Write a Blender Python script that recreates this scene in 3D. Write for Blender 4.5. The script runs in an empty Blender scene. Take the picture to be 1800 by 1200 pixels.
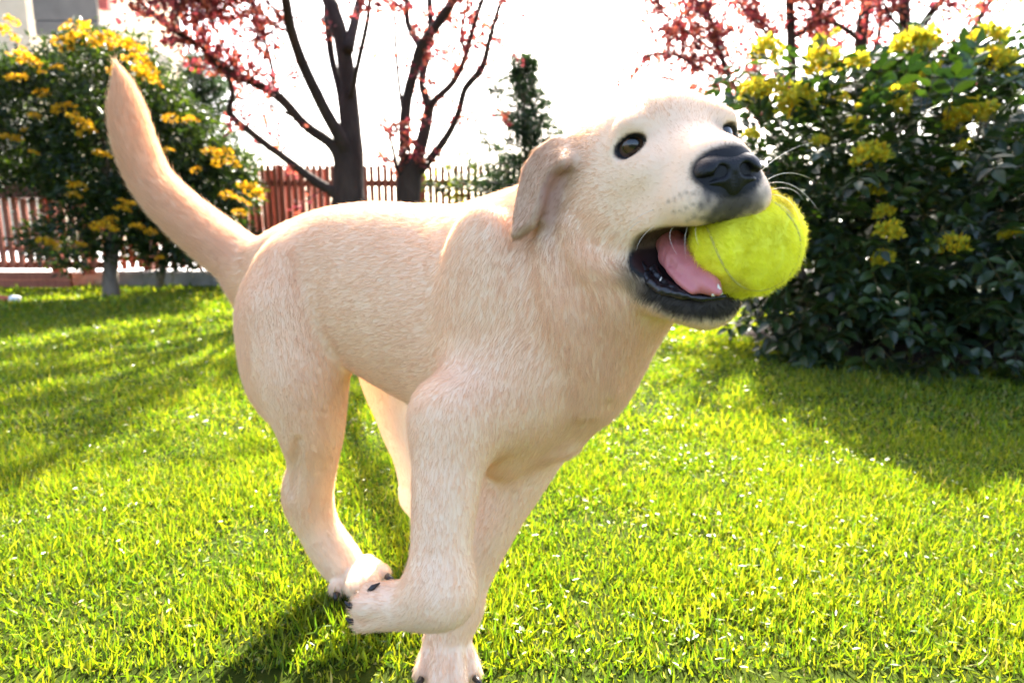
import bpy, math, random
import numpy as np
from mathutils import Vector, Matrix, noise as mnoise

# ------------------------------------------------------------------ camera, sky, sun, exposure
scene = bpy.context.scene
FPX, HCAM, PITCH = 1100.0, 0.43, math.atan(200 / 1100)
cam_data = bpy.data.cameras.new("camera")
cam_data.sensor_width = 36.0
cam_data.lens = FPX / 1800 * 36.0
cam_data.clip_start, cam_data.clip_end = 0.02, 3000
cam_data.dof.use_dof = True
cam_data.dof.focus_distance = 0.50
cam_data.dof.aperture_fstop = 7.0
cam = bpy.data.objects.new("camera", cam_data)
cam.location = (0, 0, HCAM)
cam.rotation_euler = (math.pi / 2 - PITCH, 0, 0)
scene.collection.objects.link(cam)
scene.camera = cam

SUN_EL, SUN_AZ = math.radians(39), math.radians(5)      # azimuth clockwise from +Y
world = bpy.data.worlds.new("World")
scene.world = world
world.use_nodes = True
_nt = world.node_tree
_sky = _nt.nodes.new("ShaderNodeTexSky")
_sky.sky_type = 'NISHITA'
_sky.sun_disc = False
_sky.sun_elevation = SUN_EL
_sky.sun_rotation = SUN_AZ
_sky.air_density, _sky.dust_density, _sky.ozone_density = 0.8, 4.0, 0.5
_bg = _nt.nodes["Background"]
_bg.inputs["Strength"].default_value = 0.108
_nt.links.new(_sky.outputs[0], _bg.inputs["Color"])

sun_data = bpy.data.lights.new("sun", 'SUN')
sun_data.energy = 5.0
sun_data.angle = math.radians(0.6)
sun_data.color = (1.0, 0.93, 0.82)
sun = bpy.data.objects.new("sun", sun_data)
_to_sun = Vector((math.sin(SUN_AZ) * math.cos(SUN_EL), math.cos(SUN_AZ) * math.cos(SUN_EL), math.sin(SUN_EL)))
sun.rotation_euler = _to_sun.to_track_quat('Z', 'Y').to_euler()
scene.collection.objects.link(sun)

scene.view_settings.view_transform = 'Standard'
scene.view_settings.look = 'None'
scene.view_settings.gamma = 1
scene.view_settings.exposure = 2.92
scene.render.engine = 'CYCLES'
scene.cycles.use_denoising = True
scene.cycles.max_bounces = 10
scene.cycles.diffuse_bounces = 6
scene.cycles.transmission_bounces = 8
scene.cycles.transparent_max_bounces = 8
scene.cycles.sample_clamp_indirect = 6

rng = np.random.default_rng(7)
random.seed(7)
CP, SP = math.cos(PITCH), math.sin(PITCH)
RIGHT, FWD, UP = np.array([1., 0, 0]), np.array([0, CP, -SP]), np.array([0, SP, CP])

# ------------------------------------------------------------------ helpers
def P(px, py, d):
    """photo pixel + depth along the view axis -> world point"""
    return np.array([0, 0, HCAM]) + RIGHT * ((px - 900) / FPX * d) + FWD * d + UP * ((600 - py) / FPX * d)

def G(px, py, z=0.0):
    """photo pixel -> point on the level plane at height z"""
    r = RIGHT * ((px - 900) / FPX) + FWD + UP * ((600 - py) / FPX)
    return np.array([0, 0, HCAM]) + r * ((z - HCAM) / r[2])

def V(px, py, y):
    """photo pixel -> point on the upright plane at world distance y"""
    r = RIGHT * ((px - 900) / FPX) + FWD + UP * ((600 - py) / FPX)
    return np.array([0, 0, HCAM]) + r * (y / r[1])

def tag(o, label=None, category=None, group=None, kind=None):
    for k, v in (("label", label), ("category", category), ("group", group), ("kind", kind)):
        if v: o[k] = v
    return o

def link(o, parent=None):
    scene.collection.objects.link(o)
    if parent is not None: o.parent = parent
    return o

def empty(name, loc=(0, 0, 0)):
    o = bpy.data.objects.new(name, None)
    o.empty_display_size = 0.05
    o.location = loc
    return link(o)

def mesh_np(name, verts, faces_flat, loop_counts, smooth=True, col=None):
    """fast mesh from numpy arrays; faces_flat = vertex indices, loop_counts = vertices per face"""
    me = bpy.data.meshes.new(name)
    nv, nl, nf = len(verts), len(faces_flat), len(loop_counts)
    me.vertices.add(nv); me.loops.add(nl); me.polygons.add(nf)
    me.vertices.foreach_set("co", np.asarray(verts, np.float32).ravel())
    me.loops.foreach_set("vertex_index", np.asarray(faces_flat, np.int32))
    starts = np.concatenate([[0], np.cumsum(loop_counts)[:-1]]).astype(np.int32)
    me.polygons.foreach_set("loop_start", starts)
    me.polygons.foreach_set("use_smooth", np.full(nf, smooth, bool))
    if col is not None:
        a = me.attributes.new("Col", 'FLOAT_COLOR', 'POINT')
        c4 = np.ones((nv, 4), np.float32); c4[:, :3] = col
        a.data.foreach_set("color", c4.ravel())
    me.update(calc_edges=True)
    return me

def obj(name, me, mat=None, parent=None):
    o = bpy.data.objects.new(name, me)
    if mat is not None and not me.materials: me.materials.append(mat)
    return link(o, parent)

class MB:
    """collects simple shapes into one mesh"""
    def __init__(s): s.v, s.f = [], []
    def add(s, vs, fs):
        n = len(s.v); s.v += [tuple(map(float, q)) for q in vs]; s.f += [tuple(i + n for i in q) for q in fs]
    def box(s, c, size, bev=0.0, rot=None):
        c = np.asarray(c, float); hx, hy, hz = np.asarray(size, float) / 2
        b = min(bev, hx * .9, hy * .9, hz * .9)
        if b <= 0:
            vs = [(x, y, z) for x in (-hx, hx) for y in (-hy, hy) for z in (-hz, hz)]
            fs = [(0, 1, 3, 2), (4, 6, 7, 5), (0, 4, 5, 1), (2, 3, 7, 6), (0, 2, 6, 4), (1, 5, 7, 3)]
        else:   # chamfered in plan and on top
            ring = [(-hx + b, -hy), (hx - b, -hy), (hx, -hy + b), (hx, hy - b), (hx - b, hy), (-hx + b, hy), (-hx, hy - b), (-hx, -hy + b)]
            vs = [(x, y, -hz) for x, y in ring] + [(x, y, hz - b) for x, y in ring] + \
                 [(x * (hx - b) / hx, y * (hy - b) / hy, hz) for x, y in ring]
            fs = [tuple(range(7, -1, -1)), tuple(range(16, 24))]
            for k in (0, 8):
                fs += [(k + i, k + (i + 1) % 8, k + 8 + (i + 1) % 8, k + 8 + i) for i in range(8)]
        vs = np.array(vs)
        if rot is not None: vs = vs @ np.array(rot).T
        s.add(vs + c, fs); return s
    def tube(s, pts, rads, n=8, cap=True, wob=0.0):
        pts = [np.asarray(p, float) for p in pts]; m = len(pts); base = len(s.v)
        for i, p in enumerate(pts):
            t = pts[min(i + 1, m - 1)] - pts[max(i - 1, 0)]; t /= np.linalg.norm(t) + 1e-9
            a = np.cross(t, (0, 1, .13)); a /= np.linalg.norm(a) + 1e-9; b = np.cross(t, a)
            for k in range(n):
                w = 2 * math.pi * k / n; r = rads[i] * (1 + wob * random.uniform(-1, 1))
                s.v.append(tuple(p + r * (math.cos(w) * a + math.sin(w) * b)))
        for i in range(m - 1):
            for k in range(n):
                q = base + i * n
                s.f.append((q + k, q + (k + 1) % n, q + n + (k + 1) % n, q + n + k))
        if cap:
            s.f.append(tuple(base + k for k in range(n - 1, -1, -1)))
            s.f.append(tuple(base + (m - 1) * n + k for k in range(n)))
        return s
    def mesh(s, name, smooth=False):
        me = bpy.data.meshes.new(name); me.from_pydata(s.v, [], s.f)
        if smooth: me.polygons.foreach_set("use_smooth", [True] * len(me.polygons))
        me.update(); return me
    def build(s, name, mat, parent=None, smooth=False): return obj(name, s.mesh(name, smooth), mat, parent)

def new_mat(name):
    m = bpy.data.materials.new(name); m.use_nodes = True
    nt = m.node_tree; b = nt.nodes["Principled BSDF"]
    return m, nt, b

def N(nt, kind, **kw):
    n = nt.nodes.new(kind)
    for k, v in kw.items():
        if k in n.inputs: n.inputs[k].default_value = v
        else: setattr(n, k, v)
    return n

def ramp(nt, stops):
    r = nt.nodes.new("ShaderNodeValToRGB"); e = r.color_ramp.elements
    while len(e) < len(stops): e.new(0.5)
    for q, (p, c) in zip(e, stops): q.position = p; q.color = (*c, 1)
    return r

def noisy_mat(name, c1, c2, scale=20, rough=0.8, bump=0.2, bscale=None, stretch=(1, 1, 1), detail=6, bdist=0.01, spec=0.4):
    m, nt, b = new_mat(name)
    tc = N(nt, "ShaderNodeTexCoord"); mp = N(nt, "ShaderNodeMapping"); mp.inputs["Scale"].default_value = stretch
    nt.links.new(tc.outputs["Object"], mp.inputs[0])
    n1 = N(nt, "ShaderNodeTexNoise", Scale=scale, Detail=detail)
    nt.links.new(mp.outputs[0], n1.inputs["Vector"])
    r = ramp(nt, [(0.3, c1), (0.7, c2)])
    nt.links.new(n1.outputs["Fac"], r.inputs[0]); nt.links.new(r.outputs[0], b.inputs["Base Color"])
    n2 = N(nt, "ShaderNodeTexNoise", Scale=bscale or scale * 3, Detail=5)
    nt.links.new(mp.outputs[0], n2.inputs["Vector"])
    bp = N(nt, "ShaderNodeBump", Strength=bump, Distance=bdist)
    nt.links.new(n2.outputs["Fac"], bp.inputs["Height"]); nt.links.new(bp.outputs[0], b.inputs["Normal"])
    b.inputs["Roughness"].default_value = rough
    b.inputs["Specular IOR Level"].default_value = spec
    return m

def leaf_mat(name, rough=0.4, trans=0.45, spec=0.5, tint=(1.0, 1.0, 1.0)):
    """thin foliage: colour per piece from the attribute Col, light passes through"""
    m, nt, b = new_mat(name)
    at = N(nt, "ShaderNodeAttribute", attribute_name="Col")
    b.inputs["Roughness"].default_value = rough
    b.inputs["Specular IOR Level"].default_value = spec
    nt.links.new(at.outputs["Color"], b.inputs["Base Color"])
    tr = N(nt, "ShaderNodeBsdfTranslucent")
    mx = N(nt, "ShaderNodeMix", data_type='RGBA', blend_type='MULTIPLY')
    mx.inputs["Factor"].default_value = 1
    nt.links.new(at.outputs["Color"], mx.inputs["A"]); mx.inputs["B"].default_value = (*tint, 1)
    nt.links.new(mx.outputs["Result"], tr.inputs["Color"])
    ms = N(nt, "ShaderNodeMixShader"); ms.inputs[0].default_value = trans
    nt.links.new(b.outputs[0], ms.inputs[1]); nt.links.new(tr.outputs[0], ms.inputs[2])
    nt.links.new(ms.outputs[0], nt.nodes["Material Output"].inputs[0])
    return m

# ------------------------------------------------------------------ ground, kerb, fence, house
def sheet(name, x0, x1, y0, y1, z, mat, nx=2, ny=2, amp=0.0):
    xs, ys = np.linspace(x0, x1, nx), np.linspace(y0, y1, ny)
    X, Y = np.meshgrid(xs, ys, indexing='ij')
    Z = z + amp * (np.sin(X * 2.1 + 1) * np.sin(Y * 1.7) * .5 + np.sin(X * 5.3) * np.sin(Y * 4.1 + 2) * .25)
    v = np.stack([X.ravel(), Y.ravel(), Z.ravel()], 1)
    i = np.arange((nx - 1) * (ny - 1)); a = (i // (ny - 1)) * ny + i % (ny - 1)
    f = np.stack([a, a + ny, a + ny + 1, a + 1], 1)
    return obj(name, mesh_np(name, v, f.ravel(), np.full(len(f), 4)), mat)

soil_m = noisy_mat("lawn_soil", (.016, .026, .003), (.036, .050, .006), 14, 1.0, .6, 60, spec=.05)
tag(sheet("lawn", -12, 12, -4, 4.62, 0.0, soil_m), kind="structure")
pave_m = noisy_mat("pale_paving", (.50, .49, .50), (.62, .61, .60), 1.5, .9, .1, 40)
tag(sheet("pavement", -400, 400, 4.60, 900, -.02, pave_m), kind="structure")
bark_m = noisy_mat("bed_bark", (.016, .009, .006), (.055, .030, .019), 60, .95, 1.0, 120)
_bed = MB(); _c = G(1590, 640); _n = 36; _r0 = []
for i in range(_n):
    w = 2 * math.pi * i / _n; rr = 1 + .08 * math.sin(3 * w + 1) + .05 * math.sin(7 * w)
    _r0.append((_c[0] + .35 + .82 * rr * math.cos(w), _c[1] + .42 + .56 * rr * math.sin(w)))
_bed.add([(x, y, -.012) for x, y in _r0] + [(_c[0] + .35 + (x - _c[0] - .35) * .6, _c[1] + .42 + (y - _c[1] - .42) * .6, .035) for x, y in _r0] + [(_c[0] + .35, _c[1] + .42, .05)],
         [(i, (i + 1) % _n, _n + (i + 1) % _n, _n + i) for i in range(_n)] + [(_n + i, _n + (i + 1) % _n, 2 * _n) for i in range(_n)])
tag(_bed.build("planting_bed", bark_m, smooth=True), kind="structure")
BED = np.array(_r0); BED = BED.mean(0) + (BED - BED.mean(0)) * .84

KY = 4.60
conc_m = noisy_mat("kerb_concrete", (.20, .20, .19), (.34, .33, .31), 9, .9, .4, 60)
kerb = empty("garden_kerb", (0, KY, 0))
tag(kerb, "low grey concrete kerb wall under the slat fence at the lawn edge", "kerb")
_kx = np.arange(-6.5, 6.6, 1.3)
for a, b in zip(_kx[:-1], _kx[1:]):
    MB().box(((a + b) / 2, .10, .055), (1.292, .20, .11), .008).build("kerb_block", conc_m, kerb)

wood_m = noisy_mat("fence_stain", (.24, .066, .036), (.40, .125, .070), 6, .65, .35, 40, stretch=(12, 12, 1), spec=.3)
wood_d = noisy_mat("beam_stain", (.10, .026, .016), (.17, .045, .028), 6, .65, .35, 40, stretch=(1, 12, 12), spec=.3)
wood_o = noisy_mat("post_stain", (.30, .10, .03), (.42, .15, .05), 6, .6, .35, 40, stretch=(12, 12, 1), spec=.3)

def slat_fence(name, label, x0, x1, y, z0, z1, pitch, w, rails, posts, mat, rmat, group=None, thick=.018, point=True):
    t = empty(name, ((x0 + x1) / 2, y, z0)); cx = (x0 + x1) / 2
    tag(t, label, "fence", group)
    n = int((x1 - x0) / pitch); h = z1 - z0
    proto = MB()
    b = .35 * w if point else 0.0
    hw = w / 2
    ring = [(-hw, 0), (hw, 0), (hw, h - b), (hw - b, h), (-hw + b, h), (-hw, h - b)]
    if not point: ring = [(-hw, 0), (hw, 0), (hw, h), (-hw, h)]
    k = len(ring)
    proto.add([(x, -thick / 2, z) for x, z in ring] + [(x, thick / 2, z) for x, z in ring],
              [tuple(range(k)), tuple(range(2 * k - 1, k - 1, -1))] + [(i, k + i, k + (i + 1) % k, (i + 1) % k) for i in range(k)])
    me = proto.mesh("slat"); me.materials.append(mat)
    for i in range(n):
        o = bpy.data.objects.new("slat", me); link(o, t)
        o.location = (x0 + (i + .5) * pitch - cx + random.uniform(-.0015, .0015), random.uniform(-.002, .002), random.uniform(-.008, .006))
        o.rotation_euler = (0, random.uniform(-.008, .008), random.uniform(-.03, .03))
    for zr, hh in rails:
        MB().box((0, thick / 2 + .017, zr - z0), (x1 - x0, .03, hh), .004).build("rail", rmat, t)
    for px_ in posts:
        MB().box((px_ - cx, thick / 2 + .068, (h + .02) / 2 - .03), (.06, .07, h + .06), .006).build("post", rmat, t)
    return t

_xa, _xb = V(418, 400, 4.70)[0], V(1880, 400, 4.70)[0]
slat_fence("slat_fence", "red brown picket slat fence standing behind the two plum trunks", _xa, _xb, 4.70, .125, V(600, 290, 4.70)[2], .0468, .029,
           [(V(600, 322, 4.70)[2], .045), (.22, .045)], [_xa + .3, _xa + 1.35] + [_xa + 2.5 + 1.2 * k for k in range(4)], wood_m, wood_d)
_xc, _xd = V(425, 400, 5.15)[0], V(592, 400, 5.15)[0]
slat_fence("slat_screen", "second red slat screen standing close behind the picket fence", _xc, _xd, 5.15, 0.0, V(500, 297, 5.15)[2], .060, .050,
           [(.7, .05), (.2, .05)], [_xc + .1, _xd - .1], wood_m, wood_d, point=False)
# terrace railing at the far left, taller beam on top
_y = 4.42
_xe, _xf = V(-700, 400, _y)[0], V(182, 400, _y)[0]
rl = slat_fence("terrace_railing", "red slat terrace railing with wide top beam beside the yellow flowering shrub", _xe, _xf, _y, .15, V(50, 348, _y)[2], .0635, .036,
                [(V(50, 437, _y)[2], .03), (.17, .05)], [_xe + .1, V(80, 400, _y)[0], V(134, 400, _y)[0]], wood_m, wood_m, point=False)
_zb = V(50, 335, _y)[2]
MB().box((0, 0, _zb - .15), (_xf - _xe, .14, .10), .01).build("top_beam", wood_d, rl)
for z in (.045, .10):
    MB().box((-.12, -.04, z - .15), (_xf - _xe - .24, .03, .05), .004).build("board", wood_m, rl)
_x2, _x3 = V(176, 400, 4.75)[0], V(425, 400, 4.75)[0]
slat_fence("picket_fence", "short run of red slat fence behind the yellow flowering shrub's trunk", _x2, _x3, 4.74, .125, V(300, 330, 4.74)[2], .0625, .034,
           [(V(300, 352, 4.74)[2], .04), (.20, .04)], [_x2 + .3, _x3 - .2], wood_m, wood_d)

# red pole with a white end lying on the lawn
_g0, _g1 = G(-70, 530), G(36, 532)
pole = empty("lying_pole", tuple((_g0 + _g1) / 2)); tag(pole, "red pole with a white tip lying on the lawn by the terrace", "pole")
red_m = noisy_mat("red_paint", (.42, .07, .04), (.52, .10, .06), 8, .45, .1); wht_m = noisy_mat("white_paint", (.72, .70, .66), (.82, .80, .76), 8, .5, .1)
_o = np.array(pole.location); _q = lambda t: _g0 * (1 - t) + _g1 * t - _o + np.array([0, 0, .02])
MB().tube([_q(0), _q(.6), _q(.86)], [.02] * 3, 12).build("shaft", red_m, pole, smooth=True)
MB().tube([_q(.86), _q(.87), _q(.98), _q(1.0)], [.0205, .023, .022, .010], 12).build("tip", wht_m, pole, smooth=True)

# house beyond the fence, only its corner with a balcony shows
hw_m = noisy_mat("house_render", (.44, .37, .26), (.50, .43, .31), 3, .9, .1, 30)
hs_m = noisy_mat("balcony_concrete", (.11, .10, .085), (.15, .135, .115), 3, .9, .2, 30)
roof_m = noisy_mat("roof_red", (.26, .05, .04), (.36, .08, .06), 8, .8, .3)
glass_m, _nt_, _b_ = new_mat("window_glass"); _b_.inputs["Base Color"].default_value = (.03, .04, .05, 1); _b_.inputs["Roughness"].default_value = .06
HY = 13.0
hx1 = V(82, 300, HY)[0]; hx0 = hx1 - 8.0
house = empty("house", ((hx0 + hx1) / 2, HY, 0)); tag(house, "cream rendered house with a grey projecting balcony beyond the fence", "house")
_hc = (hx0 + hx1) / 2
MB().box((0, 3.0, 4.2), (hx1 - hx0, 6, 8.4)).build("wall", hw_m, house)
bz = V(130, 62, HY - .9)[2]; bx1 = V(172, 40, HY - .9)[0]
bal = MB().box(((bx1 - 1.15) - _hc + .575, -.0 + .35, bz + .12), (1.15, 2.5, .24), .02).build("balcony", hs_m, house)
MB().box(((bx1 - 1.15) - _hc + .575, -.85, bz + .75), (1.15, .08, 1.0), .01).build("parapet", hs_m, bal)
MB().box((bx1 - _hc + .10, -.80, bz + 1.0), (.16, .12, 1.1), .01).build("drain_panel", roof_m, house)
MB().box((0, 2.9, 8.55), (hx1 - hx0 + .9, 7.2, .3), .03).build("roof", roof_m, house)
for k, wx in enumerate((-3.0, -1.2, 1.0)):
    for wz in (1.6, 4.6, 7.0):
        wn = MB().box((wx, -.03, wz), (1.0, .08, 1.25), .01).build("window_frame", wht_m, house)
        MB().box((wx, -.078, wz), (.84, .02, 1.09)).build("window_pane", glass_m, wn)
# ------------------------------------------------------------------ plants
class Leaves:
    """many small leaves in one mesh, colour per leaf"""
    def __init__(s): s.v, s.n, s.c, s.f, s.k = [], 0, [], [], []
    def add(s, pos, direc, nor, L, Wd, col, shape=None, fold=.25, curl=.2, rib=True):
        """arrays: pos (n,3), direc (n,3), nor (n,3), L, Wd (n,), col (n,3); shape = outline along the leaf [(t, w)]"""
        n = len(pos)
        if n == 0: return
        d = direc / (np.linalg.norm(direc, axis=1, keepdims=True) + 1e-9)
        b = np.cross(nor, d); b /= np.linalg.norm(b, axis=1, keepdims=True) + 1e-9; u = np.cross(d, b)
        shape = shape or [(0, 0), (.45, 1), (1, 0)]
        L, Wd = np.broadcast_to(L, n)[:, None], np.broadcast_to(Wd, n)[:, None]
        rows = []
        for t, w in shape:
            mid = pos + d * L * t - u * L * curl * t * t
            if w == 0: rows.append([mid])
            elif not rib: rows.append([mid - b * Wd * w / 2, mid + b * Wd * w / 2])
            else: rows.append([mid - b * Wd * w / 2 + u * Wd * w * fold, mid, mid + b * Wd * w / 2 + u * Wd * w * fold])
        cnt = [len(r) for r in rows]; off = np.concatenate([[0], np.cumsum(cnt)]); m = off[-1]
        s.v.append(np.stack([q for r in rows for q in r], 1).reshape(-1, 3))
        base = s.n + np.arange(n)[:, None] * m
        for i in range(len(rows) - 1):
            A, B = off[i], off[i + 1]
            if cnt[i] == 1 and cnt[i + 1] == 3: fs = [(A, B + 1, B), (A, B + 2, B + 1)]
            elif cnt[i] == 3 and cnt[i + 1] == 1: fs = [(A, A + 1, B), (A + 1, A + 2, B)]
            elif cnt[i] == 2 and cnt[i + 1] == 2: fs = [(A, A + 1, B + 1, B)]
            elif cnt[i] == 2 and cnt[i + 1] == 1: fs = [(A, A + 1, B)]
            elif cnt[i] == 3: fs = [(A, A + 1, B + 1, B), (A + 1, A + 2, B + 2, B + 1)]
            else: fs = []
            for f in fs:
                s.f.append((base + np.array(f)).reshape(-1)); s.k.append(np.full(n, len(f)))
        s.c.append(np.repeat(col, m, 0)); s.n += n * m
    def mesh(s, name):
        return mesh_np(name, np.concatenate(s.v), np.concatenate(s.f), np.concatenate(s.k), True, np.clip(np.concatenate(s.c), 0, 1))
    def build(s, name, mat, parent=None, off=None):
        if off is not None: s.v = [q - np.asarray(off) for q in s.v]
        return obj(name, s.mesh(name), mat, parent)

def rdir(n, r=rng): v = r.normal(size=(n, 3)); return v / np.linalg.norm(v, axis=1, keepdims=True)
def pick(cols, n, var=.15):
    c = np.array(cols)[rng.integers(0, len(cols), n)]
    return c * (1 + var * rng.normal(size=(n, 1)))

bark_plum = noisy_mat("plum_bark", (.022, .013, .010), (.060, .038, .028), 14, .9, .8, 50, stretch=(1, 1, .35), bdist=.02)
bark_grey = noisy_mat("grey_bark", (.12, .09, .07), (.24, .19, .15), 20, .9, .8, 60, stretch=(1, 1, .4))
plum_leaf = leaf_mat("plum_leaf", .45, .50, .4, (1.0, .65, .65))
shrub_leaf = leaf_mat("shrub_leaf", .42, .42, .4, (1.4, 1.3, .4))
maho_leaf = leaf_mat("mahonia_leaf", .36, .22, .55, (1.3, 1.5, .4))
conif_leaf = leaf_mat("conifer_leaf", .5, .30, .35, (1.0, 1.1, .5))
petal_m = leaf_mat("yellow_petal", .6, .40, .3)

def smooth_path(pts, sub=4):
    q = np.array(pts, float); E_ = np.vstack([2 * q[0] - q[1], q, 2 * q[-1] - q[-2]]); out = []
    for i in range(len(q) - 1):
        p0, p1, p2, p3 = E_[i:i + 4]
        for t in np.arange(sub) / sub:
            out.append(.5 * (2 * p1 + (p2 - p0) * t + (2 * p0 - 5 * p1 + 4 * p2 - p3) * t * t + (3 * p1 - p0 - 3 * p2 + p3) * t ** 3))
    out.append(q[-1]); return np.array(out)

PLUM = [(.30, .07, .06), (.22, .05, .06), (.40, .13, .07), (.15, .035, .05), (.42, .16, .10), (.26, .07, .08)]
def plum_tree(label, base_px, y0, limbs, leaf_spec, group, ntwig=5, above=13):
    """limbs: list of (pixel path with radius, depth drift); leaf_spec: leaves per metre of twig for each limb"""
    b = V(base_px, 400, y0); root = empty("plum_tree", (b[0], y0, 0)); tag(root, label, "tree", group); O = np.array([b[0], y0, 0])
    lv = Leaves(); tw = MB(); first = True
    for (path, drift, dens) in limbs:
        pts, rad = [], []
        n = len(path)
        for i, (px, py, r) in enumerate(path):
            y = y0 + drift * (i / max(n - 1, 1)) ** 1.2
            pts.append(V(px, py, y)); rad.append(r * y / FPX / CP)
        if first: pts[0][2] = -.03
        # the limb goes on above the frame
        if path[-1][1] <= 2:
            d = pts[-1] - pts[-2]; d /= np.linalg.norm(d)
            for k in range(1, above if path[-1][0] < 800 else 2):
                d = d + rng.normal(size=3) * .06; d /= np.linalg.norm(d)
                pts.append(pts[-1] + d * .28); rad.append(rad[-1] * .96)
        sp = smooth_path(np.column_stack([np.array(pts), rad]), 4)
        mb = MB(); mb.tube(sp[:, :3] - O, np.maximum(sp[:, 3], .002), 10 if sp[0, 3] > .02 else 6, wob=.05)
        mb.build("trunk" if first else "limb", bark_plum, root, smooth=True)
        # twigs and leaves along the outer part
        if dens > 0:
            L = np.linalg.norm(np.diff(sp[:, :3], axis=0), axis=1).sum()
            nt_ = int(L * ntwig * dens * 2.0) + 1
            for _ in range(nt_):
                i = rng.integers(int(len(sp) * (.15 if not first else .8)), len(sp) - 1)
                p = sp[i, :3]; ax = sp[i + 1, :3] - sp[i, :3]; ax /= np.linalg.norm(ax) + 1e-9
                dd = ax * .6 + rdir(1)[0] * .9 + np.array([0, 0, .15]); dd /= np.linalg.norm(dd)
                ln = rng.uniform(.08, .34); q = [p, p + dd * ln * .5 + rng.normal(size=3) * .012, p + dd * ln + rng.normal(size=3) * .02]
                tw.tube([a - O for a in smooth_path(q, 2)], np.linspace(.004, .0015, 5), 4)
                m = rng.integers(12, 30); t = rng.uniform(.10, 1.05, m)[:, None]
                pos = np.array(q[0]) * (1 - t) + np.array(q[2]) * t + rng.normal(size=(m, 3)) * .022
                lv.add(pos - O, rdir(m) * .8 + dd * .8, rdir(m), rng.uniform(.022, .050, m), rng.uniform(.014, .027, m), pick(PLUM, m), [(0, 0), (.3, .85), (.6, 1), (1, 0)])
        if above > 5 and path[-1][1] <= 2 and path[-1][0] < 800:             # leafy heads above the frame, they shade the lawn
            for _ in range(9):
                i = rng.integers(len(sp) - 26, len(sp) - 1); dd = rdir(1)[0] + np.array([0, 0, .3]); dd /= np.linalg.norm(dd)
                m = 26; ln = rng.uniform(.15, .4); t = rng.uniform(.1, 1, (m, 1)); tw.tube([sp[i, :3] - O, sp[i, :3] + dd * ln - O], [.004, .0015], 4)
                lv.add(sp[i, :3] + dd * ln * t + rng.normal(size=(m, 3)) * .03 - O, rdir(m) * .8 + dd * .8, rdir(m), rng.uniform(.03, .055, m), rng.uniform(.018, .03, m), pick(PLUM, m), [(0, 0), (.3, .85), (.6, 1), (1, 0)])
        first = False
    if tw.v: tw.build("twigs", bark_plum, root, smooth=True)["kind"] = "stuff"
    if lv.n: lv.build("crown", plum_leaf, root)["kind"] = "stuff"
    return root

TY = 3.9
plum_tree("dark multi-stemmed plum tree with a long limb reaching over the yellow shrub", 612, TY, [
    ([(612, 520, 34), (613, 430, 31), (612, 359, 29), (614, 262, 23), (616, 190, 15), (603, 84, 13), (586, 21, 12), (578, 0, 12)], .1, .25),
    ([(612, 90, 9), (622, 45, 8), (633, 0, 7)], .25, 1.0), ([(618, 170, 5), (626, 127, 4.5), (645, 42, 4), (650, 0, 3.5)], -.3, 1.3),
    ([(606, 268, 13), (599, 245, 11), (565, 182, 10), (531, 110, 9), (510, 46, 8.5), (502, 0, 8)], -.35, .8),
    ([(608, 250, 8), (599, 169, 6.5), (584, 106, 6), (576, 42, 6), (574, 0, 5.5)], .3, .5),
    ([(602, 330, 9), (588, 262, 9), (536, 220, 8.5), (493, 173, 8), (443, 144, 7), (396, 122, 6.5), (354, 84, 5.5), (303, 51, 5), (257, 13, 4.5), (235, -20, 4)], -.5, 4.2),
    ([(606, 360, 11), (586, 338, 9), (552, 317, 8), (502, 279, 6.5), (451, 241, 6), (405, 200, 5.5), (409, 165, 4), (400, 131, 3)], -.25, .5),
    ([(493, 173, 4), (483, 165, 3.5), (476, 110, 3), (460, 55, 2.6), (438, 0, 2.4)], -.35, 4.0),
    ([(420, 132, 3), (400, 95, 2.5), (378, 50, 2), (360, -5, 2)], -.5, 5.0), ([(530, 214, 3), (514, 205, 2.5), (476, 186, 2), (447, 182, 1.5)], -.3, .8),
    ([(354, 84, 3), (340, 40, 2.4), (335, 0, 2)], -.6, 5.0), ([(510, 46, 3), (490, 25, 2.4), (465, -5, 2)], -.4, 3.0)], None, "plum trees with red leaves")
plum_tree("dark plum tree forking low into five stems beside the small conifer", 717, TY + .15, [
    ([(716, 520, 26), (716, 430, 23), (717, 350, 21), (722, 295, 20), (726, 280, 14)], 0, .01),
    ([(717, 300, 12), (712, 262, 10), (713, 190, 9), (730, 118, 8.5), (742, 80, 8.5), (772, 38, 8), (797, 0, 7)], -.2, .9),
    ([(740, 84, 6), (734, 76, 5.5), (717, 42, 5), (715, 0, 4.5)], .2, 1.2), ([(728, 300, 12), (734, 279, 11), (747, 228, 10), (755, 186, 9)], .1, .1),
    ([(755, 190, 7), (742, 144, 6.5), (751, 97, 6), (757, 42, 5.5), (755, 0, 5)], .3, 1.0), ([(755, 190, 6), (764, 177, 6), (797, 144, 5), (818, 101, 4.5), (831, 51, 4), (848, 0, 4)], -.1, 1.5),
    ([(730, 305, 9), (747, 291, 7.5), (785, 241, 6), (806, 198, 5.5), (818, 156, 5.5), (848, 118, 5.5), (861, 68, 4), (882, 0, 3.5)], -.3, 1.0),
    ([(712, 320, 4), (698, 296, 3.2), (688, 249, 2.6), (679, 224, 2)], -.3, 2.5), ([(711, 200, 4), (707, 190, 3.2), (698, 118, 2.8), (694, 42, 2.5), (690, 0, 2.2)], .2, 1.0),
    ([(818, 101, 3), (812, 60, 2.6), (822, 0, 2.2)], .1, 1.6)], None, "plum trees with red leaves")
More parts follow.
